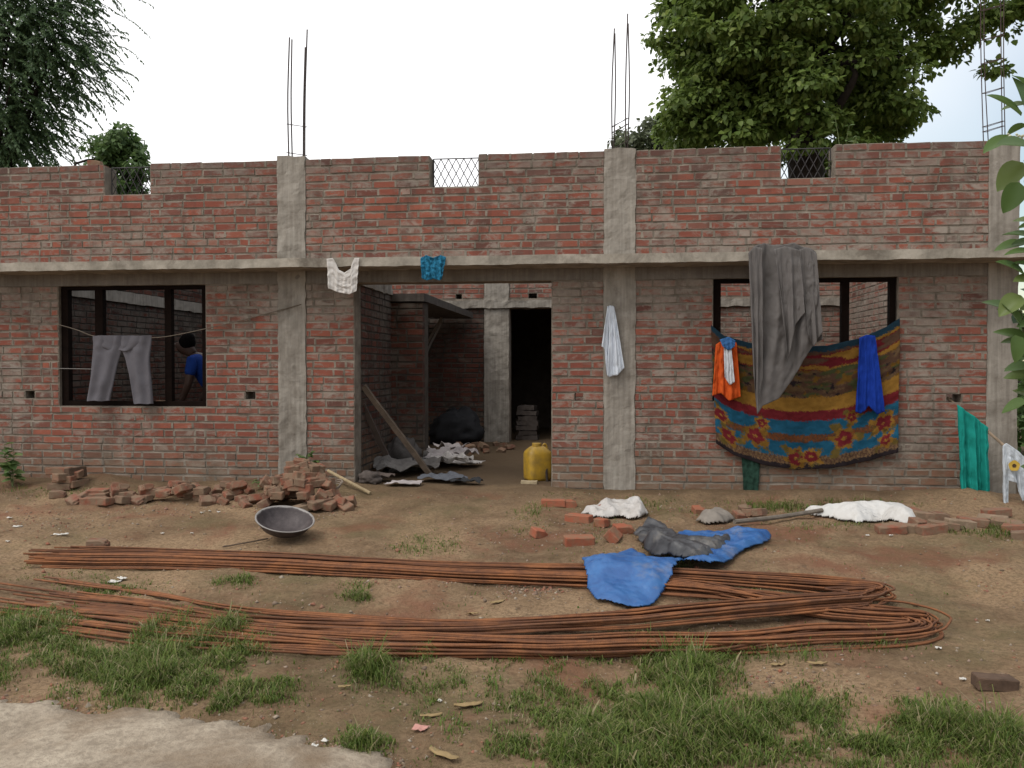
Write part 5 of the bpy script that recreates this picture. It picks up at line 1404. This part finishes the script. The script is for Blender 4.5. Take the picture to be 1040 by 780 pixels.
    col = t.ramp(rnd, [(0, (.06, .098, .018)), (.3, (.092, .138, .024)), (.6, (.125, .168, .032)), (.8, (.165, .185, .05)), (.84, (.17, .165, .07)), (.9, (.24, .20, .10)), (1, (.32, .27, .16))])
    mt = t.finish(col, .6, None, .25, translucent=.3)
    o = fast_mesh('grass', V, tri, 3, mt)
    tag(o, kind='stuff')
grass()

# pebbles and crumbs of brick: one object
def gravel():
    n = 8000
    px = NR.uniform(-30, 1070, n); py = 500 + 270 * NR.uniform(0, 1, n) ** 1.3
    P = Gs(px, py)
    extra = []
    for (cx_, cy, rx_, ry_, k) in ((540, 600, 40, 8, 420), (520, 545, 60, 14, 260), (640, 535, 70, 14, 300), (100, 530, 90, 14, 300), (480, 592, 50, 6, 120), (40, 530, 40, 16, 260), (150, 518, 100, 8, 260), (590, 540, 50, 16, 240), (800, 690, 60, 14, 120), (680, 515, 30, 8, 130), (310, 525, 50, 8, 160)):
        for i in range(k): extra.append(G(cx_ + R.gauss(0, .5) * rx_, cy + R.gauss(0, .5) * ry_))
    for i in range(900):
        k = R.random() * (len(edge_px) - 3) + 2; q = int(k); f = k - q; q2 = min(q + 1, len(edge_px) - 1)
        extra.append(G(edge_px[q][0] * (1 - f) + edge_px[q2][0] * f, edge_px[q][1] * (1 - f) + edge_px[q2][1] * f - 2 + R.gauss(0, 6)))
    P = np.vstack([P, np.array(extra)]); n = len(P)
    ey = np.interp(P[:, 0], edge[:-1, 0], edge[:-1, 1])
    P = P[~((P[:, 1] < ey - .1) & (P[:, 0] < xlim))]; n = len(P)
    r = ((.0028 + .010 * NR.uniform(0, 1, n) ** 4 + .016 * NR.uniform(0, 1, n) ** 30))[:, None]
    ds = np.array([(1, 0, 0), (-1, 0, 0), (0, 1, 0), (0, -1, 0), (0, 0, .7), (0, 0, -.7)], float)
    V = P[:, None, :] + ds[None] * r[:, None] * NR.uniform(.6, 1.4, (n, 6, 1)) + NR.normal(size=(n, 6, 3)) * r[:, None] * .2
    tri = np.array([(0, 2, 4), (2, 1, 4), (1, 3, 4), (3, 0, 4), (2, 0, 5), (1, 2, 5), (3, 1, 5), (0, 3, 5)])
    Fc = (np.arange(n)[:, None, None] * 6 + tri[None]).reshape(-1, 3)
    o = fast_mesh('gravel', V.reshape(-1, 3), Fc, 3, None or leaf_mat('crumbs', [(.12, .085, .06), (.20, .15, .10), (.25, .10, .06), (.17, .12, .085), (.30, .25, .19), (.22, .09, .06)], 0.0, .95))
    tag(o, kind='stuff')
gravel()

# litter: paper scraps and dry leaves
sw = simple('scrap_white', (.60, .57, .52), .8); sd = simple('dry_leaf', (.30, .21, .10), .85, .3, 30); sp_ = simple('scrap_pink', (.48, .24, .20), .8)
def scrap(px, py, w, d, mat, label, cat, group, name='paper_scrap', seed=0):
    p = G(px, py); nu, nv = 7, 5
    U, V = np.meshgrid(np.linspace(-.5, .5, nu), np.linspace(-.5, .5, nv), indexing='ij')
    tap = 1 - .6 * np.abs(U * 2) ** 2 if name == 'dry_leaf' else 1 + .2 * vn3(U * 4, V, 0, seed)
    Z_ = .012 + .02 * (U * 2) ** 2 * w * 8 * .3 + .008 * vn3(U * 5, V * 5, 0, seed)
    P = np.stack([U * w, V * d * tap, Z_], -1).reshape(-1, 3)
    mb = MB(); mb.add(P, gridf(nu, nv)); o = mb.build(name, mat, smooth=True); o.location = tuple(p); o.rotation_euler[2] = R.uniform(-.7, .7); solidify(o, .002)
    return tag(o, label, cat, group)
scrap(62, 544, .11, .05, sw, 'white folded paper scrap on the dirt at the far left', 'scrap', None, seed=1)
scrap(427, 742, .06, .05, sp_, 'pinkish wrapper scrap on the bare dirt near the lower middle', 'wrapper', None, 'wrapper', seed=2)
for i, (px, py, w) in enumerate(((18, 536, .07), (10, 527, .05), (117, 592, .08), (124, 589, .06), (165, 543, .03), (195, 543, .025), (205, 522, .03), (222, 521, .03), (213, 520, .025), (8, 551, .03), (640, 612, .02), (881, 545, .03), (905, 545, .03), (930, 616, .035), (953, 660, .03), (978, 692, .03), (348, 517, .03), (447, 714, .02), (330, 755, .03), (320, 760, .025), (1003, 632, .02))):
    scrap(px, py, w, w * .6, sw, 'tiny white paper scrap trodden into the dirt', 'scrap', 'white scraps on the dirt', seed=10 + i)
for i, (px, py, w) in enumerate(((505, 613, .10), (296, 663, .10), (305, 658, .07), (476, 718, .14), (438, 729, .10), (451, 769, .15), (868, 748, .09), (830, 676, .10), (790, 677, .08), (480, 625, .07), (730, 625, .13), (350, 700, .06))):
    scrap(px, py, w, w * .3, sd, 'curled dry leaf lying on the dirt in the foreground', 'leaf', 'dry leaves on the dirt', 'dry_leaf', seed=40 + i)

# ------------------------------------------------------------------ light, sky, camera
SUN_EL, SUN_AZ = math.radians(54), math.radians(-138)      # azimuth measured from +Y, clockwise
wd = bpy.data.worlds.new('World'); scene.world = wd; wd.use_nodes = True
nt = wd.node_tree; nt.nodes.clear()
out = nt.nodes.new('ShaderNodeOutputWorld'); bg = nt.nodes.new('ShaderNodeBackground'); bg.inputs[1].default_value = .1
sky = nt.nodes.new('ShaderNodeTexSky'); sky.sky_type = 'NISHITA'; sky.sun_disc = False; sky.sun_elevation = SUN_EL; sky.sun_rotation = SUN_AZ
sky.air_density = 1.6; sky.dust_density = .6; sky.ozone_density = 2.5
tc = nt.nodes.new('ShaderNodeTexCoord')
sx = nt.nodes.new('ShaderNodeSeparateXYZ'); nt.links.new(tc.outputs['Generated'], sx.inputs[0])
no = nt.nodes.new('ShaderNodeTexNoise'); no.inputs['Scale'].default_value = 1.6; no.inputs['Detail'].default_value = 5; nt.links.new(tc.outputs['Generated'], no.inputs['Vector'])
# cloud cover thins out low on the right
def mth(op, a, b):
    m = nt.nodes.new('ShaderNodeMath'); m.operation = op
    for s_, v in ((m.inputs[0], a), (m.inputs[1], b)):
        if hasattr(v, 'links'): nt.links.new(v, s_)
        else: s_.default_value = v
    return m.outputs[0]
cov = mth('ADD', mth('MULTIPLY', sx.outputs[0], -1.5), mth('MULTIPLY', sx.outputs[2], 1.6))
cov = mth('ADD', cov, mth('MULTIPLY', no.outputs['Fac'], .6))
mr = nt.nodes.new('ShaderNodeMapRange'); nt.links.new(cov, mr.inputs[0]); mr.inputs[1].default_value = .05; mr.inputs[2].default_value = .72; mr.inputs[3].default_value = .12; mr.inputs[4].default_value = 1.0; mr.clamp = True
mx = nt.nodes.new('ShaderNodeMix'); mx.data_type = 'RGBA'; nt.links.new(mr.outputs[0], mx.inputs[0]); nt.links.new(sky.outputs[0], mx.inputs[6]); mx.inputs[7].default_value = (11.2, 11.2, 11.3, 1)
nt.links.new(mx.outputs[2], bg.inputs[0]); nt.links.new(bg.outputs[0], out.inputs[0])
sl = bpy.data.lights.new('Sun', 'SUN'); sl.energy = 1.3; sl.angle = math.radians(26); sl.color = (1, .96, .9)
so_ = bpy.data.objects.new('Sun', sl); COL.objects.link(so_)
sd_ = Vector((math.sin(SUN_AZ) * math.cos(SUN_EL), math.cos(SUN_AZ) * math.cos(SUN_EL), math.sin(SUN_EL)))
so_.rotation_euler = sd_.to_track_quat('Z', 'Y').to_euler()

cam = bpy.data.cameras.new('Camera'); cam.sensor_width = 36; cam.lens = 36 * F / 1040; cam.clip_end = 2000; cam.clip_start = .05
co_ = bpy.data.objects.new('Camera', cam); COL.objects.link(co_); co_.location = tuple(CAM); co_.rotation_euler = (PI / 2 - PH, 0, TH)
scene.camera = co_
scene.view_settings.view_transform = 'Standard'; scene.view_settings.look = 'None'; scene.view_settings.exposure = 0.28; scene.view_settings.gamma = 1.0
scene.cycles.use_denoising = True
scene.cycles.max_bounces = 12; scene.cycles.diffuse_bounces = 7
